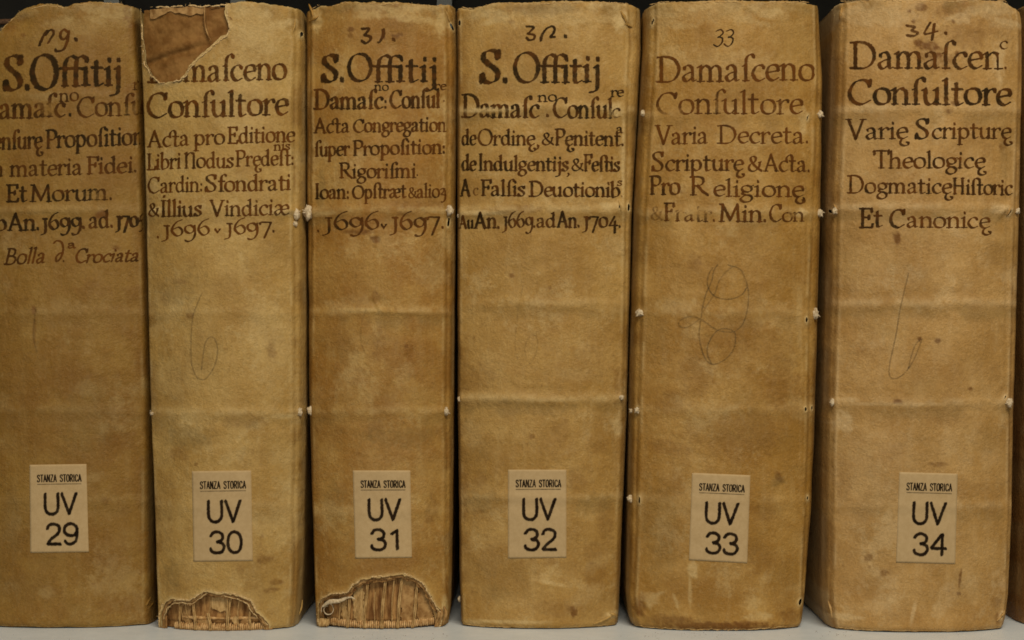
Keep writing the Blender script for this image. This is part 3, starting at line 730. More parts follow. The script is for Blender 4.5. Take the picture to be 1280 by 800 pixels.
def torn_rim(s, root, path, seed, r0=.7, depth=.6, fib=40, name='torn_rim', mat=None):
    pts = [path[0]]
    for a, b in zip(path[:-1], path[1:]):
        L = math.hypot(b[0] - a[0], b[1] - a[1]); k = max(1, int(L / 1.6))
        pts += [(a[0] + (b[0] - a[0]) * (i + 1) / k, a[1] + (b[1] - a[1]) * (i + 1) / k) for i in range(k)]
    rr = random.Random(seed); P = np.array(pts)
    tt = np.arange(len(P)); P = P + np.stack([(fbm(tt / 3., tt * 0, seed, 3) - .5) * 3.2, (fbm(tt / 3., tt * 0, seed + 5, 3) - .5) * 3.2], 1)
    Q = s.onto(P[:, 0], P[:, 1], depth); Q[:, 1] = np.minimum(Q[:, 1], YB - 1.2)
    Q[:, 2] += 1.2 * (fbm(tt / 4., tt * 0, seed + 9, 2) - .5)
    R_ = r0 * (0.35 + 1.3 * fbm(tt / 2.5, tt * 0, seed + 3, 3))
    parts = []; i = 0
    while i < len(Q) - 3:
        n = rr.randint(4, 12); seg = Q[i:i + n + 1]
        if len(seg) >= 3 and rr.random() < .9:
            r_ = R_[i:i + n + 1].copy(); r_[0] *= .3; r_[-1] *= .3
            parts.append(tube([tuple(q) for q in seg], list(r_), 6, len(seg) * 2, jit=.5, seed=i, flat=.6))
        i += n
    for k in range(fib):
        i = rr.randrange(len(Q)); q = Q[i]; a = rr.uniform(0, 6.28); L = rr.uniform(1.2, 3.4)
        e = (q[0] + L * math.cos(a), min(q[1] + L * math.sin(a), YB - 1), q[2] - rr.uniform(-.4, 1.0))
        m = tuple((u + v) / 2 + rr.uniform(-.5, .5) for u, v in zip(q, e)); parts.append(tube([tuple(q), m, e], [.28, .16], 4, 4))
    V, F = join(parts); link(name, mesh_np(name, toW(V), F), root, [mat or MAT['rim_fibre']])

# ================================================================== the shelf
sh = box('shelf_board', -260, 1560, YB, YB + 14, -60, 640, MAT['shelf']); sh['kind'] = 'structure'
bk_ = box('shelf_back', -260, 1560, -360, YB + 14, 640.6, 650, MAT['back']); bk_['kind'] = 'structure'
up = box('unseen_upper_shelf', -260, 1560, -160, -146, -30, 640, MAT['back']); up['kind'] = 'structure'  # out of view, added to block light from above the books
for x in (-12, 190, 520):
    q = box('shelf_upright', x, x + 24, -145.5, YB - .5, 612, 640, MAT['post']); q['kind'] = 'structure'

# ================================================================== volume 29
V29 = vellum_mat('vellum_olive_brown', (0.275, 0.153, 0.029), (0.215, 0.105, 0.015), (0.400, 0.277, 0.106))
b29 = BookShape(seed=29, front=24, bulge=25, hinge=18, tb=12,
    left=[(0, -30), (800, -34)], right=[(0, 172), (120, 178), (260, 183), (500, 189), (800, 190)], hl=[(0, 10), (800, 10)], hr=[(0, 5), (400, 6), (800, 7)],
    top=[(-60, 46), (0, 38), (12, 26), (28, 13), (45, 8), (60, 5), (75, 7), (84, 10), (97, 5), (112, 2), (150, 3), (178, 8), (260, 9)],
    bands=[(118, .5), (262, .9), (390, .5), (512, .5), (625, .45)],
    blobs=[(158, 14, 5, 12, .75), (164, 30, 5, 4, .7), (30, 22, 10, 5, .4), (12, 30, 8, 8, .5), (90, 118, 4, 2, .5), (160, 122, 6, 4, .6), (20, 200, 10, 6, .3), (145, 310, 4, 3, .6), (40, 500, 20, 12, .25), (100, 470, 14, 10, .25), (60, 740, 20, 14, .3), (140, 700, 24, 14, .25), (170, 110, 20, 12, .5), (176, 138, 12, 14, .6), (127, 268, 8, 5, .9), (44, 388, 3, 5, .9), (45, 410, 2, 22, .35), (120, 360, 22, 9, .3), (150, 550, 30, 12, .35), (168, 365, 20, 10, .4), (132, 628, 7, 6, .5), (150, 755, 30, 12, .35), (30, 45, 3, 2, .6), (120, 104, 18, 7, .45)],
    wears=[(60, 122, 26, 5, .35), (172, 22, 8, 10, .7), (60, 262, 60, 5, .25), (150, 20, 14, 12, .35), (60, 740, 12, 7, .3), (90, 35, 30, 10, .3)],
    soils=[(60, 60, 40, 20, .2), (110, 520, 30, 40, .35), (180, 620, 8, 50, .5), (15, 660, 14, 40, .35)],
    pits=[(184, 752, 6, 9, 2.5), (45, 388, 3, 4, .8), (20, 30, 22, 14, 5)], ridges=[(0, 265, 110, 262, 3, -.8)])
l29 = [('S.O', 4, 73, 112, 110, 23, K(cap=1.12, pen=5.8, thin=1.3, **dk)), ('ﬀitij', 74, 153, 107, 106, 22, K(pen=4.8, thin=1.3, **dk)),
    ('.', 84, 91, 145, 145, 15, K(pen=3.2, hue=.7)), ('Damaſc', -26, 82, 149, 145, 17, K(pen=3.6, fade=[(60, 137, 9, 9, .8), (40, 128, 22, 5, .55)], **md)), ('no', 74, 99, 127, 125, 10, K(**md)), ('Conſul', 95, 190, 146, 142, 16, K(cap=.95, pen=3.0, fade=[(166, 138, 16, 9, .6)], **md)), ('re', 166, 188, 112, 110, 9, md),
    ('Cenſurę', -24, 53, 187, 185, 14, md), ('Propoſition', 56, 180, 185, 180, 14, K(pen=2.9, **dk)),
    ('n', -8, 4, 220, 220, 12.5, md), ('materia', 12, 103, 220, 218, 13, md), ('Fidei.', 107, 172, 217, 215, 12.5, K(cap=1.05, pen=2.8, **md)),
    ('Et', 7, 34, 252, 251, 13, K(pen=3, **dk)), ('Morum.', 37, 141, 252, 249, 12.8, K(pen=2.8, fade=[(120, 244, 14, 10, .5)], **dk)),
    ('bAn.', -6, 50, 288, 287, 13, K(pen=3.2, **dk)), ('1699.', 52, 107, 287, 285, 13, K(pen=3.1, **dk)), ('ad.', 111, 142, 285, 284, 13, K(pen=2.8, **md)), ('1705', 145, 182, 284, 282, 12.5, K(pen=3.2, **dk)),
    ('Bolla', 4, 56, 330, 328, 12, K(slant=.22, pen=2.3, thin=1.2, serif=False, hue=.45)), ('a', 84, 95, 310, 310, 6, K(pen=1.9, thin=1.0, hue=.4)), ('.', 77, 82, 327, 327, 10, br), ('C', 93, 108, 328, 328, 10, K(cap=1.05, slant=.15, pen=2.3, thin=1.2, hue=.4)), ('rociata', 106, 173, 328, 326, 10, K(slant=.25, pen=2.3, thin=1.2, serif=False, hue=.4))]
n29 = [([(49, 57), (52, 50), (56, 42), (59, 38)], 2.6, K(hue=.5)), ([(57, 44), (62, 38), (66, 38), (67, 42), (63, 49), (60, 54)], 2.4, K(hue=.6)),
    ([(85, 40), (80, 37), (76, 41), (76, 47), (80, 49), (85, 44)], 2.6, K(hue=.5)), ([(86, 39), (84, 52), (79, 62), (71, 64), (69, 62)], 2.6, K(hue=.5)), ([(94, 49), (96, 50)], 3.6, K(hue=.6)),
    ([(67, 304), (71, 301), (77, 303), (79, 312), (76, 322), (71, 327), (70, 322), (74, 317), (78, 316)], 2.0, K(hue=.3, dens=.9))]
p29 = [([(45, 384), (43, 400), (42, 420), (46, 440)], .22)]
r29 = make_book(b29, 'darkest olive-brown vellum book at far left, its paper label reading UV 29', V29, l29, n29, p29,
    ('29', [(37, 581), (108, 580), (111, 690), (38, 691)]), slips=[(189, 515, 1.8, 3, 1)], folds=[(183, 757, 190, 745, 1.6), (186, 760, 192, 752, 1.1)])

# ================================================================== volume 30
V30 = vellum_mat('vellum_pale_straw', (0.465, 0.297, 0.091), (0.365, 0.211, 0.051), (0.580, 0.432, 0.190))
top_tear = [(170, -20), (284, -20), (284, 6), (283, 18), (289, 36), (284, 44), (268, 56), (250, 72), (238, 84), (233, 94), (224, 101), (200, 104), (190, 95), (180, 79), (177, 55), (174, 30)]
foot30 = [(200, 800), (199.5, 787), (199, 770), (204, 756), (212, 750), (224, 749), (237, 751), (245, 745), (257, 738), (271, 740), (287, 741.5), (302, 745.5), (313, 750), (320, 762), (326, 768), (335, 782), (337, 800)]
b30 = BookShape(seed=30, front=0, bulge=31, hinge=20, tb=None,
    left=[(0, 176), (60, 177), (120, 180), (260, 184), (400, 187), (520, 190), (640, 195), (740, 198), (800, 200)], right=[(0, 376), (60, 380), (260, 380), (515, 381), (700, 377), (760, 374), (800, 368)],
    hl=[(0, 3), (800, 3)], hr=[(0, 10), (120, 13), (400, 13), (640, 12), (740, 9), (800, 8)], power=2.2,
    top=[(160, 8), (180, 6), (205, 9), (235, 6), (262, 7), (285, 6), (300, 2), (330, 3), (358, 6), (372, 7), (390, 9)],
    holes=[dict(poly=top_tear, tear=1.0), dict(poly=foot30, tear=1.15), ell(373, 38, 1.3, 4.2, 8)],
    bands=[(117, .35), (263, .8), (390, .6), (517, 1.0), (632, .55)],
    blobs=[(238, 395, 5, 4, .5), (312, 735, 9, 6, .2), (302, 712, 6, 8, .3), (338, 738, 11, 3, .4), (344, 728, 10, 3, .4), (262, 670, 6, 6, .2), (222, 565, 12, 10, .35), (224, 352, 10, 3, .3), (300, 525, 30, 10, .3), (330, 700, 8, 5, .4), (290, 25, 1.5, 1.5, .7), (340, 440, 5, 15, .35), (205, 372, 8, 7, .4)],
    wears=[(368, 505, 8, 40, .25), (340, 430, 30, 60, .25), (300, 120, 40, 60, .25), (355, 640, 20, 50, .3), (355, 520, 18, 3, .6), (320, 40, 40, 25, .35), (193, 262, 12, 3, .6), (350, 265, 25, 3, .5)],
    soils=[(235, 545, 40, 16, .55), (225, 360, 30, 25, .35), (215, 720, 12, 18, .45), (260, 440, 30, 40, .2)],
    pits=[(372, 37, 7, 10, 1.5), (366, 262, 10, 5, -2.5), (376, 515, 5, 5, -1.5), (375, 757, 6, 10, 2.0), (190, 264, 6, 4, -1.5)],
    ridges=[(345, 268, 372, 259, 3, -1.8), (350, 517, 380, 513, 2.5, -1.2), (284, 44, 290, 56, 2, -1.2)])
l30 = [('Damaſceno', 184, 359, 103, 98.5, 19, K(pen=3.6, **K(hue=.35, dens=.95))), ('Conſultore', 183, 361, 147, 143, 19, K(cap=.98, pen=3.8, **K(hue=.45, dens=.95))),
    ('A¢a', 184, 237, 184, 181, 12.5, K(hue=.3)), ('pro', 242, 281, 181, 180, 12.5, K(hue=.3)), ('Editione', 284, 369, 179, 177, 12.5, K(hue=.35)), ('nis', 342, 363, 188, 187, 7, K(hue=.2, pen=1.7)),
    ('Libri', 183, 226, 212, 210, 12.3, K(hue=.4)), ('Nodus', 229, 292, 210, 209, 12, K(hue=.4)), ('Prędeﬆ:', 294, 368, 208, 206, 12, K(hue=.25)),
    ('Cardin:', 184, 254, 241, 239, 12, K(hue=.4, pen=2.2)), ('Sf', 256, 281, 239, 239, 12.5, K(hue=.4, pen=2.9)), ('ondrati', 280, 364, 239, 237, 12.3, K(hue=.3, pen=2.7)),
    ('&', 185, 199, 270, 270, 10.5, K(hue=.3)), ('Illius', 200, 252, 270.5, 269.5, 12.4, K(hue=.5, pen=2.8)), ('Vindiciæ', 262, 362, 270, 268, 12.3, K(hue=.4, pen=2.6)),
    ('.', 195, 200, 297, 297, 12, K(hue=.3)), ('1696', 203, 263, 295, 293, 12.5, K(hue=.25)), ('^', 267, 277, 292, 292, 10, K(hue=.3)), ('1697.', 282, 345, 292.5, 290, 12.5, K(hue=.3))]
n30 = [([(204.7, 246.5), (205.6, 244.5)], 2.4, K(hue=.4))]
p30 = [([(252, 367), (246, 382), (241, 396), (239, 420), (239, 450), (243, 466), (248, 473), (256, 474), (264, 465), (270, 452), (272, 438), (269, 425), (263, 421), (257, 428), (254, 442), (252, 462)], .34)]
V30r = make_book(b30, 'pale straw vellum book with torn top corner and gnawed foot, label UV 30', V30, l30, n30, p30,
    ('30', [(240, 589), (314, 588), (316, 701), (242, 702)]), slips=[(371, 268, 4.5, 8, 4), (369, 280, 3.2, 4, 2), (375, 515, 3.5, 6, 2), (190, 517, 2.2, 2.6, 1)], folds=[(369, 24, 366, 40, 1.3), (374, 768, 378, 750, 1.2)])
def hole_sdf(s, poly):
    P = np.array([s.im(*p) for p in poly]); return lambda X, Y: poly_sdf(P, X, Y)
h = hole_sdf(b30, top_tear)
crease = lambda X, Y: (3.4 * (fbm(X / 16, Y / 16, 3, 4) - .5) + 1.2 * (fbm(X / 4, Y / 5, 13, 3) - .5)
    + 2.4 * np.exp(-((Y - (76 - (X - 180) * .26)) / 4.0) ** 2) * sst(270, 240, X) - 1.6 * np.exp(-((Y - (68 - (X - 180) * .26)) / 6.0) ** 2) * sst(275, 240, X)
    - 1.8 * np.exp(-((X - (257 + (Y - 10) * .08)) / 2.2) ** 2) * sst(54, 44, Y) + 1.2 * sst(255, 262, X))
xx30l = np.interp(60, b30.rows, b30.xl)
patch(b30, 'bare_lining', V30r, MAT['leather'], (176, 4, 296, 112), 2.0, lambda X, Y: np.minimum(np.minimum(5 - h(X, Y), Y - 7 - 2.5 * fbm(X / 6, X * 0, 5, 3)), X - np.interp(Y, b30.rows, b30.xl) - 1.5), 1.2, crease, rim=2)
# loose pale lip of paper along the head of the tear, and the raised seam down the lining
patch(b30, 'torn_paper_lip', V30r, MAT['patch'], (180, 2, 262, 22), .2, lambda X, Y: np.minimum(np.minimum(Y - 6.5 - 3 * fbm(X / 7, X * 0, 8, 3), 12.5 + 6.5 * fbm(X / 9, X * 0 + 2, 9, 3) + 3 * np.sin(X / 9) - Y), np.minimum(X - 183, 257 - X)), 1.1, lambda X, Y: 1.2 * (fbm(X / 5, Y / 5, 2) - .5), rim=1.2)
torn_rim(b30, V30r, [(284, 5), (283.5, 18), (288, 36), (283, 45), (268, 56), (250, 72), (239, 84), (234, 93), (225, 101), (200, 104), (190, 96), (180, 80), (178, 60), (178, 30)], 5, .8, .5, 60)
torn_rim(b30, V30r, [(180, 8), (205, 9), (235, 7), (258, 8), (284, 6)], 7, .9, -1.0, 16)
V, F = join([tube([(*b30.im(257, 10), b30.at(*b30.im(257, 10)) + 1.2), (*b30.im(257.5, 30), b30.at(*b30.im(257, 30)) + .9), (*b30.im(261, 44), b30.at(*b30.im(261, 44)) + 1.2), (*b30.im(266, 53), b30.at(*b30.im(266, 53)) + 1.4)], [1.0, 1.3, .9, .7], 6, 24, jit=.7, seed=3)])
link('lining_seam', mesh_np('lining_seam', toW(V), F), V30r, [MAT['patch']])

def gnawed_foot(s, root, poly, seed, bandx, threads, patches, cord_y, band_y, hollow=11):
    f = hole_sdf(s, poly); xs = [p[0] for p in poly]; ys = [p[1] for p in poly]
    bb = (min(xs) - 6, min(ys) - 5, max(xs) + 6, 795)
    tn = lambda X, Y: (fbm(X / 4, Y / 4, seed, 3) - .5) * 3
    # second layer showing inside the torn cover
    patch(s, 'torn_lining', root, MAT['patch'], bb, 1.5, lambda X, Y: np.minimum(f(X, Y) + 3.6 + tn(X, Y), 4 - f(X, Y)), 1.2, lambda X, Y: 1.0 * (fbm(X / 6, Y / 6, seed) - .5) - .8 * sst(-2, -5, f(X, Y)), rim=2.0)
    patch(s, 'torn_board_edge', root, MAT['board'], bb, 3.2, lambda X, Y: np.minimum(f(X, Y) + 6.0 + 1.6 * tn(X + 40, Y), 3 - f(X, Y)), 1.2, lambda X, Y: 1.4 * (fbm(X / 5, Y / 5, seed + 2) - .5), rim=3.0, mat2=MAT['board'])
    patch(s, 'glued_spine_back', root, MAT['board'], bb, hollow, lambda X, Y: 3 - f(X, Y), 1.4,
          lambda X, Y: 3.2 * (fbm(X / 7, Y / 60, seed + 5, 3) - .5) + 2.0 * (fbm(X / 14, Y / 12, seed + 6, 3) - .5) + 2.5 * sst(778, 782, Y), rim=0)
    for i, (x0, y0, x1, y1, rot) in enumerate(patches):
        q = [(x0, y0), ((x0 + x1) / 2 + rot, y0 - 2), (x1, y0 + rot), (x1 + 1, (y0 + y1) / 2), (x1, y1), ((x0 + x1) / 2, y1 + 2), (x0 + 1, y1 - 1), (x0 - 1, (y0 + y1) / 2)]
        g2 = hole_sdf(s, q)
        patch(s, 'paper_remnant', root, MAT['patch'] if i % 2 == 0 else MAT['thread'], (x0 - 4, y0 - 5, x1 + 5, y1 + 5), hollow - 2.2 - .3 * i,
              lambda X, Y, g2=g2: np.minimum(-g2(X, Y) + tn(X + 9 * i, Y) * 2.2, -.5 - f(X, Y)), 1.1, lambda X, Y: 1.6 * (fbm(X / 6, Y / 9, seed + i) - .5), rim=1.0)
    cx_ = sum(xs) / len(xs); ins = [(x + (cx_ - x) * .075, y + 4.6) for x, y in poly[2:-2]]
    torn_rim(s, root, poly[1:-1], seed + 1, 1.0, .5, 70)
    if seed < 305: torn_rim(s, root, ins, seed + 2, .7, -1.8, 30)
    # endband: a core wound with thread
    fd = s.front + hollow - 1
    xa, xb = bandx; parts = []
    n = int((xb - xa) / 2.5)
    for k in range(n):
        x = xa + (xb - xa) * (k + .5) / n; px, py = s.im(x, band_y + 2.2 * (1 - math.sin(math.pi * (k + .5) / n)) * -1)
        u = abs(2 * (px - s.xl[-1]) / (s.xr[-1] - s.xl[-1]) - 1); dd_ = fd + s.bulge * u ** s.power
        rr = 3.9 + .5 * math.sin(k * 2.3); py = min(py, YB - rr - .6); th = []
        for j in range(9):
            a = 2 * math.pi * j / 8; th.append((px + math.sin(a) * .6, py + rr * math.cos(a), dd_ + rr * math.sin(a)))
        parts.append(tube(th, 1.25, 5, 9, jit=.25, seed=k))
    V, F = join(parts); o = link('endband', mesh_np('endband', toW(V), F), root, [MAT['band']])
    core = [(*s.im(x, band_y - .5), fd + 1.0 + s.bulge * abs(2 * (s.im(x, 0)[0] - s.xl[-1]) / (s.xr[-1] - s.xl[-1]) - 1) ** s.power) for x in np.linspace(xa, xb, 7)]
    V, F = tube(core, 3.2, 8, 30, jit=.1, seed=1); link('endband_core', mesh_np('endband_core', toW(V), F), root, [MAT['dark']])
    if cord_y:
        cd = [(*s.im(x, cord_y + 1.2 * math.sin(x)), fd - .5 + s.bulge * abs(2 * (s.im(x, 0)[0] - s.xl[-1]) / (s.xr[-1] - s.xl[-1]) - 1) ** s.power) for x in np.linspace(xa + 10, xb - 6, 9)]
        V, F = tube(cd, [1.6, 2.4, 1.4, 2.2, 1.6], 7, 50, jit=.35, seed=4); link('kettle_stitch_cord', mesh_np('kettle_stitch_cord', toW(V), F), root, [MAT['band']])
    for i, (x0, y0, x1, y1, w) in enumerate(threads):
        pts = []
        for q in np.linspace(0, 1, 5):
            x = x0 + (x1 - x0) * q + .8 * math.sin(q * 5 + i); px, py = s.im(x, y0 + (y1 - y0) * q); py = min(py, YB - 1.2)
            u = abs(2 * (px - s.xl[-1]) / (s.xr[-1] - s.xl[-1]) - 1)
            pts.append((px, py, fd - 4.9 + 1.0 * math.sin(q * 3.1) * -1 + s.bulge * u ** s.power))
        V, F = join([tube([(p[0] + o_, p[1], p[2] + .3 * o_) for p in pts], [w * .34, w * .22, w * .36, w * .18, w * .36], 6, 22, jit=.5, seed=i * 7 + k_) for k_, o_ in enumerate((-w * .28, w * .28))])
        link('tie_down_thread', mesh_np('tie_down_thread', toW(V), F), root, [MAT['thread']])
gnawed_foot(b30, V30r, foot30, 300, (216, 333), [(204, 760, 201, 788, 2.6), (222, 752, 225, 789, 2.2), (226, 753, 227, 776, 1.0), (231, 754, 236, 781, 1.0), (242, 750, 244, 790, 3.0), (261, 766, 264, 790, 3.2), (263, 752, 262, 766, .8), (285, 744, 286, 790, 3.6), (289, 746, 288, 770, 1.2), (299, 750, 298, 783, 1.0), (313, 764, 312, 788, 2.2), (320, 762, 331, 789, 3.4)],
    [(227, 752, 238, 783, 2), (264, 744, 285, 762, 5), (246, 774, 259, 782, 0), (290, 772, 298, 781, 0), (302, 775, 313, 782, 0)], 773, 786)

# ================================================================== volume 31
V31 = vellum_mat('vellum_warm_tan', (0.385, 0.218, 0.051), (0.285, 0.134, 0.021), (0.550, 0.392, 0.158))
foot31 = [(399, 800), (399, 786), (397, 771), (397.5, 757), (402, 749), (413, 742.5), (424, 741), (434, 741), (440, 732), (452, 724), (466, 721), (482, 720), (494, 718), (504, 717), (518, 722), (527, 728), (535, 739), (541, 751), (546, 760), (552, 766), (552, 775), (548, 788), (547, 800)]
b31 = BookShape(seed=31, front=12, bulge=29, hinge=18, tb=None,
    left=[(0, 383), (260, 384), (400, 386), (515, 387), (640, 391), (740, 394), (800, 396)], right=[(0, 567), (60, 570), (300, 568), (515, 566), (700, 564), (760, 562), (800, 556)],
    hl=[(0, 9), (300, 9), (420, 7), (520, 6), (700, 3), (800, 3)], hr=[(0, 12), (260, 12), (500, 11), (700, 8), (800, 6)], power=2.2,
    top=[(370, 11), (392, 9), (400, 5), (415, 7), (430, 2), (455, 4), (480, 4), (500, 3), (520, 5), (545, 6), (560, 2), (572, 4), (600, 5)],
    holes=[dict(poly=foot31, tear=1.3), ell(564, 30, 1.8, 5, -28), ell(560, 277, 1.3, 6, 8)],
    bands=[(112, .3), (262, 1.0), (388, 1.0), (514, .8), (640, .5)],
    blobs=[(470, 12, 50, 6, .45), (440, 38, 4, 3, .6), (480, 48, 3, 2, .7), (500, 44, 3, 2, .7), (460, 372, 8, 6, .3), (520, 400, 16, 12, .25), (450, 470, 12, 14, .3), (510, 440, 7, 9, .45), (508, 432, 2, 2, .7), (470, 620, 20, 30, .2), (410, 680, 8, 18, .25), (455, 275, 6, 3, .5), (505, 268, 10, 3, .4), (438, 45, 3, 3, .6), (495, 46, 5, 2, .8), (470, 300, 6, 4, .9), (475, 430, 10, 22, .35), (470, 370, 5, 9, .4), (430, 440, 14, 20, .3), (505, 450, 20, 20, .25), (450, 290, 20, 3, .6), (520, 255, 30, 10, .4), (480, 680, 30, 10, .3), (540, 640, 8, 20, .4), (448, 275, 30, 7, .4), (497, 30, 18, 12, .3), (420, 540, 15, 10, .3), (470, 535, 12, 16, .35)],
    wears=[(440, 388, 40, 3, .5), (420, 385, 20, 8, .35), (550, 30, 8, 16, .6), (395, 25, 7, 14, .55), (540, 262, 22, 3, .5), (405, 266, 18, 3, .5), (480, 620, 60, 80, .12), (555, 760, 4, 14, .8), (400, 762, 3, 16, .6), (476, 128, 70, 4, .2)],
    soils=[(400, 240, 5, 30, .5), (470, 8, 60, 6, .6), (500, 545, 50, 14, .4), (420, 630, 16, 30, .3)],
    pits=[(391, 20, 6, 9, -2.5), (392, 28, 8, 2.5, 2.5), (561, 26, 5, 9, 2.2), (558, 20, 4, 8, -1.8), (388, 265, 9, 6, -2), (562, 263, 7, 6, -2), (558, 513, 6, 4, -1.5), (470, 378, 8, 3, 1.2), (470, 300, 6, 3, .8), (548, 515, 10, 4, -1.0)],
    ridges=[(466, 372, 480, 392, 2.2, -1.3), (440, 388, 556, 392, 3, -1.4), (400, 742, 436, 738, 3, -1.2)])
l31 = [('S.', 402, 431, 102, 101, 20, K(cap=1.0, pen=5.3, thin=1.2, **dk)), ('O', 434, 466, 101, 101, 20, K(cap=1.02, pen=4.0, thin=1.2, **dk)), ('ﬀitij', 466, 547, 102, 102, 19.3, K(pen=4.4, thin=1.2, **dk)),
    ('no', 468, 486, 113, 113, 6.6, K(pen=1.7, **dk)), ('re', 543, 558, 112, 112, 6.6, K(pen=1.7, hue=.5)), ('Damaſc', 392, 479, 136, 135.5, 14, K(cap=1.06, pen=3.3, hue=.65)), (':', 479, 485, 135.5, 135.5, 12, K(pen=2.6, hue=.6)), ('Conſul', 487, 550, 135, 134, 14, K(cap=.95, pen=3.0, hue=.65)), ('.', 553, 557, 127, 127, 10, K(hue=.3, pen=1.6)),
    ('A¢a', 392, 437, 166, 165, 11.3, K(hue=.5, pen=2.5)), ('Congregation', 441, 558, 165, 164, 11.2, K(hue=.5, cap=.86, pen=2.5)),
    ('ſuper', 393, 437, 195, 194, 11.6, K(hue=.5, pen=2.5)), ('Propoſition:', 440, 557, 194, 191.5, 11.4, K(hue=.5, pen=2.6)),
    ('Rigoriſmi', 423, 520, 222.5, 222, 11.5, K(hue=.5, pen=2.5)), ('.', 519, 524, 220, 220, 10, K(hue=.3, pen=1.6)), ('Ioan:', 393, 437, 248.5, 248, 11.2, K(hue=.6, cap=1.05, pen=2.6)), ('Opﬆræt', 440, 508, 248, 247, 11, K(hue=.5, cap=.86, pen=2.4)),
    ('&', 510, 521, 247, 247, 8.5, K(hue=.5)), ('alio%', 521, 558, 247, 246, 10.5, K(hue=.3, pen=2.1)),
    ('.', 395, 401, 290, 290, 12, K(hue=.6)), ('1696', 405, 475, 287, 286, 14, K(hue=.55, pen=2.8)), ('^', 475, 485, 286, 286, 10, K(hue=.7)), ('1697.', 489, 556, 287, 285.5, 14, K(hue=.55, pen=2.8))]
n31 = [([(452, 36), (461, 36), (458, 41), (456, 44), (463, 46), (462, 51), (457, 54), (452, 51)], 2.8, K(hue=.9)), ([(479, 37), (479, 44), (475, 52), (472, 53)], 3.2, K(hue=.9, taper=.3)), ([(491, 49), (493, 50)], 3.2, K(hue=.8))]
p31 = [([(458, 385), (452, 405), (452, 430), (460, 446), (470, 438), (472, 425), (465, 418), (458, 430)], .15)]
V31r = make_book(b31, 'tan vellum book with wide gnawed hole and curled strip at its foot, label UV 31', V31, l31, n31, p31,
    ('31', [(441, 588), (513, 588), (515, 697), (444, 698)]), slips=[(386, 266, 7, 9.5, 5), (388, 513, 4, 6.5, 1), (562, 263, 5.8, 6.5, 5), (558, 514, 4, 5.5, 3)], folds=[(387, 27, 398, 20, 1.8), (386, 5, 392, 24, 1.6), (556, 12, 562, 28, 1.7), (561, 8, 566, 24, 1.2)])
gnawed_foot(b31, V31r, foot31, 310, (407, 545), [(436, 742, 435, 785, 3.0), (459, 727, 456, 785, 3.0), (482, 722, 477, 786, 3.6), (503, 722, 496, 786, 3.2), (523, 724, 515, 786, 3.2), (540, 752, 546, 789, 3.4), (424, 744, 424, 776, 1.3), (449, 742, 447, 778, 1.2), (492, 724, 490, 776, 1.4), (469, 740, 468, 778, 1.0)],
    [(501, 727, 518, 778, 2), (441, 732, 455, 775, 4), (522, 738, 540, 778, 10), (426, 745, 433, 776, 1)], 0, 781, hollow=12)
# curled strip of vellum hanging at the left of the hole
curl = []; cp = b31.onto(np.array([411.0]), np.array([762.0]))[0]
for q in np.linspace(0, 1, 30):
    a = math.radians(-200 + 470 * q); r = 9.5 - 4.5 * q; curl.append((cp[0] - 1 + r * math.cos(a) * .95, cp[1] + r * math.sin(a), cp[2] + 4 - 3 * q))
def ribbon(path, wid, thick=.6):
    Pp = np.array(path); V = []; F = []
    w = np.interp(np.linspace(0, 1, len(Pp)), np.linspace(0, 1, len(wid)), wid)
    for i, p in enumerate(Pp):
        for dz, tk in ((-1, 0), (1, 0), (1, 1), (-1, 1)):
            t = Pp[min(i + 1, len(Pp) - 1)] - Pp[max(i - 1, 0)]; nn = np.array([-t[1], t[0], 0]); nn /= np.linalg.norm(nn) + 1e-9
            V.append(p + np.array([0, 0, dz * w[i]]) + nn * tk * thick)
    for i in range(len(Pp) - 1):
        for k in range(4): a = i * 4 + k; b = i * 4 + (k + 1) % 4; F.append((a, b, b + 4, a + 4))
    F.append((3, 2, 1, 0)); n = (len(Pp) - 1) * 4; F.append((n, n + 1, n + 2, n + 3)); return V, F
tail = crom([tuple(cp + np.array([-8, -4, -1])), tuple(cp + np.array([2, -11, -5])), tuple(cp + np.array([14, -12, -6])), tuple(cp + np.array([26, -17, -6])), tuple(cp + np.array([34, -14, -5]))], 20)
def face_ribbon(path, wid, th=.8):
    V = []; F = []; w = np.interp(np.linspace(0, 1, len(path)), np.linspace(0, 1, len(wid)), wid)
    for i, p in enumerate(path):
        t = path[min(i + 1, len(path) - 1)] - path[max(i - 1, 0)]; nn = np.array([-t[1], t[0], 0]); nn /= np.linalg.norm(nn) + 1e-9
        V += [p - nn * w[i], p + nn * w[i] + np.array([0, 0, -.8 * w[i]]), p + nn * w[i] + np.array([0, 0, th]), p - nn * w[i] + np.array([0, 0, th])]
    for i in range(len(path) - 1):
        for k in range(4): a = i * 4 + k; b = i * 4 + (k + 1) % 4; F.append((a, b, b + 4, a + 4))
    return V, F
V, F = join([ribbon(curl, [4.5, 4, 3, 2.4]), face_ribbon(tail, [1.2, 2.6, 2.2, 1.4, .4])])
o = link('curled_strip', mesh_np('curled_strip', toW(V), F), V31r, [MAT['slip']]); o['label'] = 'pale strip of vellum curled into a ring'
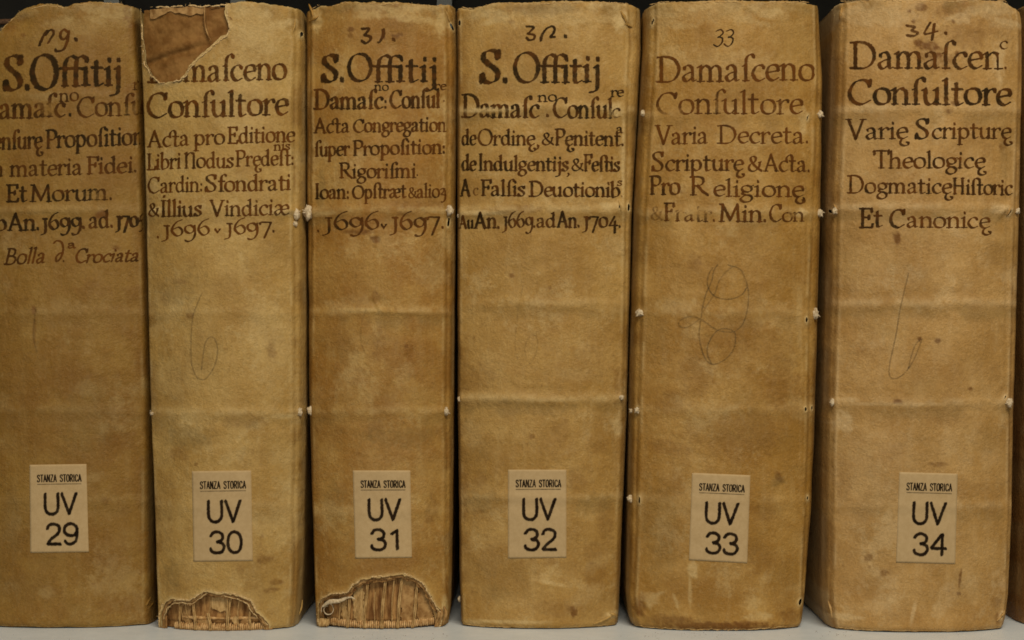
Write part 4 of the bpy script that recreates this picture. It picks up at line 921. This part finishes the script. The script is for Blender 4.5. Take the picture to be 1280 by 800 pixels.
# frayed tuft under the left corner and folded vellum at the right corner
pp = b31.onto(np.array([404.0]), np.array([779.0]))[0]
V, F = join([tube([(pp[0] - 3 + k * 1.6, pp[1] - 6, pp[2] + 1), (pp[0] - 4 + k * 1.7, pp[1] + 1, pp[2] - 1), (pp[0] - 4 + k * 1.8 + math.sin(k * 2), min(pp[1] + 5 + 2 * math.sin(k * 3), YB - 1), pp[2] - .5)], [1.3, 1.1, .5], 5, 9, jit=.4, seed=k) for k in range(7)])
link('frayed_tuft', mesh_np('frayed_tuft', toW(V), F), V31r, [MAT['thread']])
pp = b31.onto(np.array([553.0]), np.array([770.0]))[0]
V, F = join([tube([(pp[0] + a, pp[1] - 12, pp[2] + 1), (pp[0] + a + 2.5, pp[1] - 3, pp[2] - 2), (pp[0] + a - 2, min(pp[1] + 12, YB - 2), pp[2] + 1)], [1.0, 2.4, .9], 7, 14, jit=.35, seed=int(a * 3) + 40) for a in (-7, -3, 2)])
link('folded_corner', mesh_np('folded_corner', toW(V), F), V31r, [MAT['patch']])

# ================================================================== volume 32
V32 = vellum_mat('vellum_golden_tan', (0.440, 0.266, 0.076), (0.340, 0.186, 0.040), (0.570, 0.412, 0.179))
b32 = BookShape(seed=32, front=16, bulge=27, hinge=20, tb=None,
    left=[(0, 571), (100, 572), (500, 573), (700, 575), (800, 578)], right=[(0, 800), (60, 801), (260, 790), (400, 786), (520, 783), (640, 778), (740, 774), (800, 771)],
    hl=[(0, 4), (800, 3)], hr=[(0, 18), (130, 17), (260, 11), (400, 9), (520, 8), (700, 7), (800, 5)],
    top=[(560, 9), (575, 7), (590, 10), (620, 3), (660, 4), (700, 2), (760, 2), (790, 4), (800, 6), (815, 7)],
    holes=[ell(787, 258, 1.5, 5, 2), ell(775, 257, 1.2, 4, 10), ell(574, 26, 1.2, 4, 0)],
    bands=[(134, 1.1), (262, 1.3), (379, .8), (499, 1.4), (622, 1.0)],
    blobs=[(680, 14, 50, 6, .5), (620, 20, 10, 8, .3), (655, 600, 6, 4, .3), (600, 560, 20, 18, .2), (720, 600, 14, 14, .25), (745, 690, 18, 12, .3), (690, 700, 10, 8, .3), (640, 345, 3, 2, .7), (600, 640, 6, 3, .3), (750, 560, 12, 8, .3), (640, 28, 4, 3, .4), (665, 545, 4, 3, .35), (700, 540, 12, 16, .25), (600, 470, 20, 16, .25), (740, 440, 24, 20, .25), (716, 764, 6, 5, .6), (745, 720, 16, 20, .4), (610, 700, 16, 24, .25), (580, 610, 6, 40, .5), (775, 480, 8, 30, .4), (760, 650, 12, 30, .35), (640, 262, 40, 5, .25), (700, 760, 40, 9, .3), (600, 600, 10, 10, .3)],
    wears=[(610, 136, 34, 3, .8), (770, 137, 12, 9, .8), (600, 266, 30, 3, .75), (765, 258, 16, 5, .6), (690, 20, 40, 12, .35), (776, 25, 10, 18, .7), (690, 728, 22, 2, .5, 12), (685, 499, 70, 2, .45), (770, 770, 14, 4, .8), (780, 200, 2, 60, .6), (640, 777, 50, 2, .6), (772, 535, 6, 10, .5), (590, 780, 12, 3, .5)],
    soils=[(600, 277, 40, 6, .5), (690, 277, 50, 5, .3), (680, 10, 40, 10, .6), (660, 510, 80, 8, .45), (600, 630, 20, 14, .5), (740, 630, 24, 12, .4), (620, 740, 18, 12, .35), (660, 390, 60, 8, .3)],
    pits=[(783, 27, 5, 9, -3), (786, 32, 5, 5, 2.8), (574, 26, 4, 7, 1.5), (778, 258, 12, 7, -2.5), (775, 497, 7, 6, -2), (575, 264, 6, 5, -2), (575, 499, 6, 5, -1.5), (766, 772, 12, 7, -1.8)],
    ridges=[(574, 270, 640, 262, 3, -1.4), (768, 520, 776, 545, 3, 1.2), (740, 782, 770, 768, 2.5, -1.8), (655, 724, 712, 736, 1.8, -.6), (776, 20, 786, 110, 2, -.8)])
f1 = [(605, 138, 32, 4, .95)]
l32 = [('S.', 600, 636, 103, 102, 22.5, K(cap=1.08, pen=5.8, thin=1.2, **dk)), ('O', 641, 675, 102, 102, 21, K(cap=1.06, pen=4.4, thin=1.2, **dk)), ('ﬀitij', 674, 751, 103, 102.5, 20.5, K(pen=4.5, thin=1.2, **dk)),
    ('Damaſc', 577, 674, 146, 147, 15.5, K(cap=1.12, pen=3.5, hue=.8, fade=f1)), ('.', 681, 688, 146, 146, 15, K(pen=3.2, hue=.7)), ('no', 672, 696, 127, 126, 7.8, K(pen=2, hue=1)), ('Conſul', 691, 766, 147, 147.5, 15, K(cap=1.0, pen=3.1, hue=.7, fade=[(768, 142, 10, 9, .6)])), ('c', 764, 776, 147, 147, 11, K(pen=2.6, hue=.6, fade=[(770, 143, 8, 5, .8)])), ('re', 763, 780, 121, 120, 7.8, K(pen=2.1, hue=1)),
    ('de', 577, 595, 181, 181, 12, K(hue=.8, pen=2.5)), ('Ordinę', 597, 669, 181, 181.5, 11.8, K(hue=.75, cap=1.02, pen=2.5)), (',', 670, 675, 183, 183, 12, K(hue=.7)), ('&', 677, 693, 181, 181, 9.8, K(hue=.7)), ('Pęnitent.', 693, 780, 181.5, 182, 11.8, K(hue=.85, cap=1.05, pen=2.7)), ('a', 770, 779, 166, 166, 7, K(pen=1.8, hue=.8)),
    ('de', 577, 595, 213, 213, 12, K(hue=.8, pen=2.7)), ('Indulgentijs', 597, 711, 213, 213.5, 11.4, K(hue=.8, cap=1.12, pen=2.7)), (',', 708, 713, 218, 218, 10, K(hue=.6)), ('&', 714, 730, 213, 213, 9.8, K(hue=.8)), ('Feﬆis', 729, 775, 213.5, 214, 11.6, K(hue=.8, cap=1.1, pen=2.7)),
    ('A', 575, 588, 245, 245, 12, K(hue=.9, pen=2.8, cap=1.05)), ('c', 591, 598, 244, 244, 9, K(hue=.1, dens=.55)), ('Falſis', 600, 657, 244.5, 245, 12, K(hue=.7, pen=2.7)), ('Deuotionib', 661, 776, 245, 246, 11.4, K(hue=.7, pen=2.7)), ('s', 771, 778, 232, 232, 6, K(pen=1.5, hue=.5)), ('.', 775, 780, 246, 246, 9, K(hue=.2, dens=.6)),
    ('Au', 573, 592, 285, 285, 9.5, K(hue=.8, pen=2.4)), ('An.', 592, 625, 285, 285, 12, K(hue=.85, pen=2.9)), ('1669.', 629, 670, 284, 284, 12.3, K(hue=.6, pen=2.4)), ('ad', 670, 695, 284, 284, 11, K(hue=.7, pen=2.5, cap=1)), ('An.', 696, 725, 284, 284, 12, K(hue=.9, pen=2.7)), ('1704.', 729, 777, 284, 284, 12.3, K(hue=.85, pen=2.7))]
n32 = [([(658, 33), (667, 34), (662, 40), (660, 42), (668, 44), (667, 49), (661, 50), (658, 47)], 2.4, K(hue=1)), ([(676, 51), (677, 45), (682, 37), (689, 33), (693, 35), (692, 41), (688, 46), (694, 46)], 2.6, K(hue=1)), ([(706, 45), (707.5, 46)], 3.6, K(hue=.9))]
p32 = [([(654, 357), (650, 375), (646, 400), (644, 430), (648, 450), (656, 458), (666, 450), (672, 432), (670, 420), (662, 421), (656, 436), (658, 450)], .16)]
V32r = make_book(b32, 'golden tan vellum book with strong horizontal creases, paper label UV 32', V32, l32, n32, p32,
    ('32', [(635, 587), (708, 587), (708, 697), (635, 698)]), slips=[(574, 499, 2.2, 3.6, 2), (777, 497, 3.5, 3.5, 2), (574, 748, 1.8, 4, 4), (573, 270, 1.6, 3, 1)], folds=[(776, 14, 784, 32, 2.2), (781, 30, 790, 34, 1.8), (742, 780, 768, 768, 1.6), (762, 766, 772, 771, 2.0), (773, 250, 776, 264, 1.2), (786, 250, 789, 266, 1.0)])

# ================================================================== volume 33
V33 = vellum_mat('vellum_amber_brown', (0.420, 0.243, 0.063), (0.305, 0.153, 0.025), (0.550, 0.392, 0.168))
b33 = BookShape(foot=1.3, seed=33, front=2, bulge=29, hinge=22, tb=None,
    left=[(0, 806), (60, 805), (260, 794), (500, 788), (640, 786), (740, 784), (770, 787), (800, 797)], right=[(0, 1022), (100, 1028), (260, 1026), (400, 1022), (520, 1019), (640, 1014), (740, 1006), (775, 1002), (800, 994)],
    hl=[(0, 14), (100, 15), (260, 13), (520, 12), (700, 11), (800, 8)], hr=[(0, 8), (60, 11), (260, 16), (400, 17), (640, 13), (740, 9), (800, 6)],
    top=[(790, 9), (810, 5), (822, 1), (860, 2), (900, 1), (950, 2), (1000, 1), (1020, 3), (1035, 6)],
    holes=[ell(1011, 146, 1.1, 4.5, 10), ell(1010, 400, 1.3, 4, 0), ell(1009, 512, 1.4, 3, 0), ell(1018, 511, 1.2, 3, 0), ell(1012, 624, 1.3, 3, 0), ell(1003, 755, 2.4, 4.6, 12), ell(800, 626, .9, 5, 0), ell(799, 512, .9, 3, 0), ell(817, 25, 1.0, 6, 20)],
    bands=[(142, .7), (265, 1.0), (390, .7), (512, .5), (625, .5)],
    blobs=[(930, 420, 60, 30, .30), (973, 597, 4, 7, .6, -35), (915, 545, 60, 30, .28), (980, 480, 26, 40, .35), (840, 500, 26, 20, .3), (868, 330, 8, 14, .4, -30), (970, 450, 8, 10, .4), (1000, 240, 12, 30, .25), (868, 470, 20, 30, .3), (800, 760, 8, 14, .8), (840, 776, 30, 6, .7), (900, 783, 60, 5, .75), (990, 770, 14, 10, .6), (950, 700, 30, 20, .3), (950, 640, 20, 10, .3), (840, 560, 30, 10, .3)],
    wears=[(866, 712, 5, 10, .7), (862, 735, 2, 22, .5), (950, 770, 16, 5, .5), (940, 755, 12, 10, .4), (867, 378, 3, 6, .4), (850, 385, 30, 10, .35), (910, 80, 60, 20, .25), (880, 15, 50, 12, .3), (812, 752, 10, 10, .5), (820, 745, 12, 2, .5, -30), (845, 752, 12, 1.5, .5, 70), (1006, 150, 5, 20, .5), (1005, 265, 8, 5, .7), (796, 60, 3, 40, .3), (830, 30, 6, 20, .3), (1000, 400, 3, 40, .35)],
    soils=[(985, 15, 30, 12, .2), (825, 660, 24, 60, .3), (800, 300, 8, 60, .35), (820, 420, 14, 30, .25), (973, 600, 9, 9, .5)],
    pits=[(808, 142, 6, 6, -1), (1012, 146, 6, 8, 1.2), (1010, 266, 8, 6, -1.8), (797, 391, 5, 5, -1), (1004, 755, 6, 8, 1.6), (866, 712, 4, 9, -.6), (818, 28, 5, 10, 1.0)],
    ridges=[(860, 700, 862, 770, 1.6, -.5), (798, 430, 796, 700, 1.5, 1.0), (1008, 150, 1002, 740, 1.6, -.9), (1015, 60, 1016, 380, 1.4, .8), (812, 10, 806, 380, 1.5, .9), (942, 758, 946, 780, 1.5, .6), (800, 750, 822, 790, 2, .9)])
l33 = [('Damaſceno', 820, 1019, 102, 100, 19.5, K(hue=.25, cap=.98, pen=3.5)), ('Conſultore', 819, 1004, 142, 142, 17.5, K(cap=.92, pen=3.0, hue=.2, fade=[(838, 138, 14, 9, .95), (895, 132, 8, 12, .5), (975, 132, 10, 8, .4)])),
    ('Varia', 819, 885, 180, 179, 13.6, K(hue=.35, pen=2.7, cap=1.06)), ('Decreta.', 896, 1012, 179, 179, 13.6, K(hue=.25, pen=2.6)), ('Scripturę', 814, 930, 213, 213, 13, K(hue=.45, pen=2.8, cap=1.1)), ('&', 934, 953, 214, 214, 12.4, K(hue=.3)), ('A¢a.', 954, 1013, 214, 215, 13, K(hue=.3, pen=2.6)),
    ('Pro', 811, 850, 243, 243, 14, K(hue=.5, pen=3.0)), ('R', 861, 885, 244, 244, 14, K(hue=.4, pen=3.0)), ('eligionę', 891, 1006, 245, 246, 13, K(hue=.35, pen=2.8)), (',', 1002, 1007, 249, 249, 12, K(hue=.5)),
    ('&', 813, 828, 275, 275, 11, K(hue=.1, dens=.35)), ('F', 829, 842, 276, 276, 13.5, K(hue=.4, pen=2.8, fade=[(840, 267, 5, 3, .8)])), ('ratr.', 844, 895, 276, 277, 13, K(hue=.2, dens=.9, fade=[(866, 264, 30, 6, .95), (880, 270, 14, 6, .4)])), ('Min.', 898, 959, 277, 277, 13.4, K(hue=.45, pen=3.0)), ('C', 961, 977, 277, 277, 13, K(hue=.4, pen=2.6)), ('on', 977, 1006, 277, 276, 11, K(hue=.35, fade=[(990, 268, 8, 4, .7)]))]
n33 = [([(895, 39), (901, 37), (904, 41), (899, 46), (897, 47)], 1.6, K(hue=1)), ([(898, 46), (903, 48), (902, 54), (897, 58), (892, 56)], 1.6, K(hue=1)), ([(908, 39), (914, 37), (917, 41), (913, 46), (910, 47)], 1.6, K(hue=1)), ([(911, 46), (916, 48), (915, 54), (910, 58), (905, 55)], 1.6, K(hue=1))]
def zp(t, x0=840, y0=310, z=4.71): return [(x0 + float(a) / z, y0 + float(b) / z) for a, b in (q.split(',') for q in t.split())]
p33 = [(zp('268,98 245,135 235,190 200,270 180,350 170,420 160,500 170,580 195,650 235,684 290,670 340,630 368,580 374,520 360,490 320,475 270,485 230,530 208,590 212,640 232,680'), .42),
    (zp('240,115 215,160 210,220 240,275 290,298 350,300 410,275 442,230'), .45), (zp('385,100 330,130 280,190 250,270 200,345 180,380'), .3), (zp('330,100 400,125 430,180 448,240 450,310 440,380 415,450 370,490 320,494 260,480 200,440 160,415 100,405 50,425 40,455 75,470 120,450 165,415'), .38)]
V33r = make_book(b33, 'amber-brown vellum book with looping pencil scrawl and white knots, paper label UV 33', V33, l33, n33, p33,
    ('33', [(865, 591), (938, 594), (934, 704), (861, 700)]),
    slips=[(804, 142, 3.8, 4.2, 3), (1025, 143, 4.2, 5.2, 5), (1024, 266, 5.5, 6, 7), (799, 391, 5.4, 5.2, 5), (1019, 392, 4.8, 7.5, 5), (796, 513, 4.2, 4.2, 4), (789, 513.5, 3.2, 3.6, 2), (788, 623, 4.8, 4.8, 4)])

# ================================================================== volume 34
V34 = vellum_mat('vellum_light_buff', (0.470, 0.283, 0.095), (0.375, 0.204, 0.053), (0.600, 0.432, 0.211))
b34 = BookShape(seed=34, front=-8, bulge=29, hinge=26, tb=None,
    left=[(0, 1044), (100, 1041), (260, 1036), (400, 1034), (520, 1031), (640, 1030), (740, 1029), (765, 1031), (800, 1040)], right=[(0, 1270), (30, 1276), (100, 1277), (260, 1274), (500, 1267), (640, 1264), (740, 1259), (770, 1255), (800, 1246)],
    hl=[(0, 10), (100, 12), (260, 10), (500, 9), (760, 9), (800, 8)], hr=[(0, 10), (260, 15), (500, 14), (700, 11), (800, 7)], power=2.6,
    top=[(1020, 10), (1040, 2), (1056, 0), (1090, -1), (1150, 0), (1220, 0), (1255, 0), (1268, 6), (1290, 14)],
    holes=[ell(1264, 265, 1.5, 5, 25), ell(1259, 497, 1.2, 3, 30), ell(1044, 262, 1.2, 3.4, -30), ell(1256, 772, 1.6, 5, 25)],
    bands=[(136, .9), (258, 1.1), (379, 1.0), (503, .9), (632, .7)],
    blobs=[(1195, 12, 26, 14, .5), (1205, 45, 30, 16, .4), (1160, 60, 14, 5, .6), (1172, 70, 5, 4, .8), (1195, 68, 4, 3, .7), (1146, 55, 6, 5, .6), (1190, 28, 3, 2, .8), (1150, 10, 8, 4, .5), (1192, 130, 6, 3, .6), (1185, 140, 5, 3, .4), (1140, 28, 2, 2, .9), (1170, 75, 24, 14, .5), (1245, 30, 24, 20, .35), (1120, 502, 6, 3, .9), (1170, 426, 3, 2.5, .9), (1148, 424, 2.5, 2, .8), (1212, 486, 2.5, 2.5, .7), (1120, 298, 4, 7, .7), (1256, 180, 6, 10, .7), (1199, 722, 1.2, 12, .7, 6), (1197, 741, 2.2, 2.2, .85), (1105, 715, 5, 4, .5), (1085, 697, 5, 5, .35), (1170, 580, 12, 3, .4), (1055, 600, 10, 30, .25), (1120, 560, 12, 8, .25), (1036, 770, 6, 10, .8), (1253, 775, 6, 8, .7), (1200, 610, 50, 10, .2), (1135, 15, 2, 2, .7), (1178, 520, 40, 10, .25), (1247, 755, 8, 10, .4)],
    wears=[(1055, 530, 12, 14, .55), (1080, 135, 24, 5, .45), (1250, 80, 8, 26, .55), (1250, 260, 14, 5, .7), (1130, 505, 80, 2, .4), (1063, 500, 12, 3, .5), (1140, 765, 2, 14, .5, 12), (1172, 762, 8, 12, .35), (1100, 20, 50, 12, .35), (1050, 12, 6, 14, .7), (1070, 258, 24, 4, .45), (1100, 600, 60, 60, .15), (1060, 772, 20, 4, .5), (1036, 750, 3, 12, .5), (1240, 12, 24, 10, .4)],
    soils=[(1120, 390, 50, 8, .35), (1150, 515, 50, 8, .35), (1060, 310, 12, 60, .2), (1258, 180, 10, 40, .3)],
    pits=[(1050, 16, 5, 9, -3), (1053, 24, 6, 3, 2.5), (1042, 263, 8, 5, -2), (1262, 262, 9, 8, -2.5), (1260, 503, 7, 6, -2), (1041, 503, 7, 5, -2), (1037, 758, 6, 10, 2.0), (1252, 768, 6, 10, 2.0), (1120, 500, 5, 3, .5)],
    ridges=[(1240, 280, 1268, 250, 3, -1.6), (1036, 752, 1040, 780, 2, -1.5), (1250, 60, 1252, 120, 2, -.9), (1248, 30, 1268, 60, 3, -1.0), (1060, 10, 1044, 30, 2, -1.2), (1262, 120, 1260, 460, 1.5, .9)])
l34 = [('Damaſcen', 1062, 1254, 85, 86, 20, K(hue=.65, cap=1.0, pen=3.9)), ('.', 1254, 1259, 86, 86, 14, K(hue=.4, pen=2.4)), ('c', 1249, 1260, 61, 61, 9.5, K(hue=.3, pen=2, fade=[(1258, 58, 3, 4, .6)])),
    ('Conſultore', 1059, 1265, 129.5, 131, 19.4, K(hue=.75, cap=.95, pen=4.2)), ('Varię', 1057, 1136, 174, 173, 13.6, K(hue=.7, pen=2.9, cap=1.12)), ('S', 1143, 1162, 173, 173, 13.6, K(hue=.8, pen=3.4, cap=1.1)), ('cripturę', 1164, 1265, 173, 173, 12.8, K(hue=.55, pen=2.7)),
    ('Theologicę', 1091, 1232, 210, 210, 12.8, K(hue=.6, pen=2.8, cap=1.05)), ('Dogmaticę', 1059, 1190, 241, 242, 12.3, K(hue=.55, pen=2.7, cap=1.08)), ('Hiﬆoric', 1190, 1266, 242.5, 243.5, 11.8, K(hue=.65, pen=2.7, cap=1.04)),
    ('Et', 1073, 1104, 284, 283, 13.6, K(hue=.65, pen=3.2, cap=1.08)), ('C', 1111, 1131, 284, 284, 13.6, K(hue=.85, pen=3.4)), ('anonicę', 1133, 1238, 284, 285, 12.8, K(hue=.5, pen=2.7))]
n34 = [([(1133, 32), (1143, 34), (1140, 38), (1147, 41), (1142, 45), (1133, 44)], 2.8, K(hue=.7, dens=.85)), ([(1163, 28), (1156, 42), (1172, 39)], 2.4, K(hue=.6)), ([(1168, 30), (1165, 50)], 2.8, K(hue=.7)), ([(1181, 41), (1183, 42)], 2.8, K(hue=.6))]
def z2(t): return [(1000 + float(a) / 1.739, 340 + float(b) / 1.739) for a, b in (q.split(',') for q in t.split())]
p34 = [(z2('236,2 218,80 208,140 195,200 195,225 205,232 225,222 245,195 260,160 264,146 250,160 240,190 236,210'), .42)]
V34r = make_book(b34, 'light buff vellum book with an ink drip near its foot, paper label UV 34', V34, l34, n34, p34,
    ('34', [(1124, 590), (1197, 592), (1194, 705), (1120, 703)]),
    slips=[(1043, 264, 4.4, 5.0, 2), (1040, 503, 3.6, 5.0, 1), (1261, 503, 5.4, 6.4, 2), (1272, 264, 3.4, 4, 3)], folds=[(1052, 10, 1046, 28, 2.2), (1034, 750, 1040, 772, 1.5), (1250, 772, 1256, 762, 1.6), (1246, 776, 1252, 768, 1.4), (1258, 270, 1264, 256, 1.3), (1040, 256, 1046, 262, 1.3)])

# ================================================================== the next volume, cut off by the frame
V35 = vellum_mat('vellum_reddish_brown', (0.30, 0.145, 0.04), (0.20, 0.085, 0.02), (0.46, 0.30, 0.12))
b35 = BookShape(seed=35, front=22, bulge=26, hinge=26, tb=None,
    left=[(0, 1279), (260, 1283), (500, 1282), (640, 1277), (760, 1273), (800, 1275)], right=[(0, 1500), (800, 1490)],
    hl=[(0, 8), (800, 9)], hr=[(0, 9), (800, 9)], top=[(1260, 4), (1300, 1), (1520, 2)], bands=[(262, .8), (390, .7), (512, .7)],
    blobs=[(1279, 700, 8, 60, .5)], pits=[(1283, 18, 5, 9, -2.5)])
V35r = make_book(b35, 'reddish brown book cut off by the right edge, only its left joint showing', V35, [], None, None, None,
    slips=[(1280, 17, 3.4, 8, 3), (1283, 264, 4, 5, 2)])

bpy.context.view_layer.update()

# frayed pale fibres along the head (and rubbed foot) of the covers
for s_, r_, sd_ in ((b29, r29, 1), (b31, V31r, 3), (b32, V32r, 4), (b33, V33r, 5), (b34, V34r, 6)):
    xa = max(s_.left[0][1] + 6, 2); xb = s_.right[0][1] - 8
    xs_ = np.arange(xa, xb, 5.0); ys_ = np.interp(xs_, [p[0] for p in s_.top], [p[1] for p in s_.top]) + 1.6
    torn_rim(s_, r_, list(zip(xs_.tolist(), ys_.tolist())), 700 + sd_, .62, .1, 24, 'frayed_head_edge', MAT['edge'])
for s_, r_, x0_, x1_, sd_ in ((b33, V33r, 792, 1000, 8), (b32, V32r, 584, 640, 9), (b32, V32r, 744, 768, 10), (b34, V34r, 1045, 1100, 11)):
    kk_ = D / (D + s_.front + 10); xs_ = np.arange(x0_, x1_, 5.0)
    uu_ = np.abs(2 * (xs_ - s_.left[-1][1]) / (s_.right[-1][1] - s_.left[-1][1]) - 1)
    ys_ = 400 + (YB - 2.6 - 400) * D / (D + s_.front + s_.bulge * uu_ ** s_.power)
    torn_rim(s_, r_, list(zip(xs_.tolist(), ys_.tolist())), 720 + sd_, .55, .2, 14, 'frayed_foot_edge', MAT['edge'])

# ================================================================== crumbs of decayed leather on the shelf
rr = random.Random(4); parts = []
def crumb(xi, yi, r):
    # photo pixel on the shelf plane -> drawing units
    k = (YB - 400) / max(yi - 400.0, 1); d = D * (k - 1); x = 640 + (xi - 640) * k
    v = [(x + r * a, YB - .05 + r * b * .8 - r * .4, d + r * c) for a, b, c in ((1, 0, 0), (-.9, .1, .2), (.1, -.9, 0), (0, .5, .1), (.2, 0, 1.1), (-.1, .1, -1))]
    parts.append((v, [(0, 4, 2), (4, 1, 2), (1, 5, 2), (5, 0, 2), (0, 3, 4), (4, 3, 1), (1, 3, 5), (5, 3, 0)]))
for k in range(60): crumb(rr.gauss(845, 34), min(799, 790.5 + abs(rr.gauss(0, 3.6)) + 0.4), rr.uniform(.2, .6))
for k in range(26): crumb(rr.uniform(440, 570), rr.uniform(791.5, 799.5), rr.uniform(.25, .7))
for k in range(26): crumb(rr.uniform(0, 1280), rr.uniform(792, 799.5), rr.uniform(.2, .5))
for k in range(16): crumb(rr.uniform(1015, 1060), rr.uniform(789, 796), rr.uniform(.25, .7))
V, F = join(parts)
o = link('leather_crumbs', mesh_np('leather_crumbs', toW(V), F, smooth=False), None, [MAT['crumb']])
bpy.context.view_layer.update()
for r_ in (r29, V30r, V31r, V32r, V33r, V34r, V35r): rebase(r_)
o['kind'] = 'stuff'; o['label'] = 'scattered brown leather crumbs and dust on the grey shelf'; o['category'] = 'crumbs'
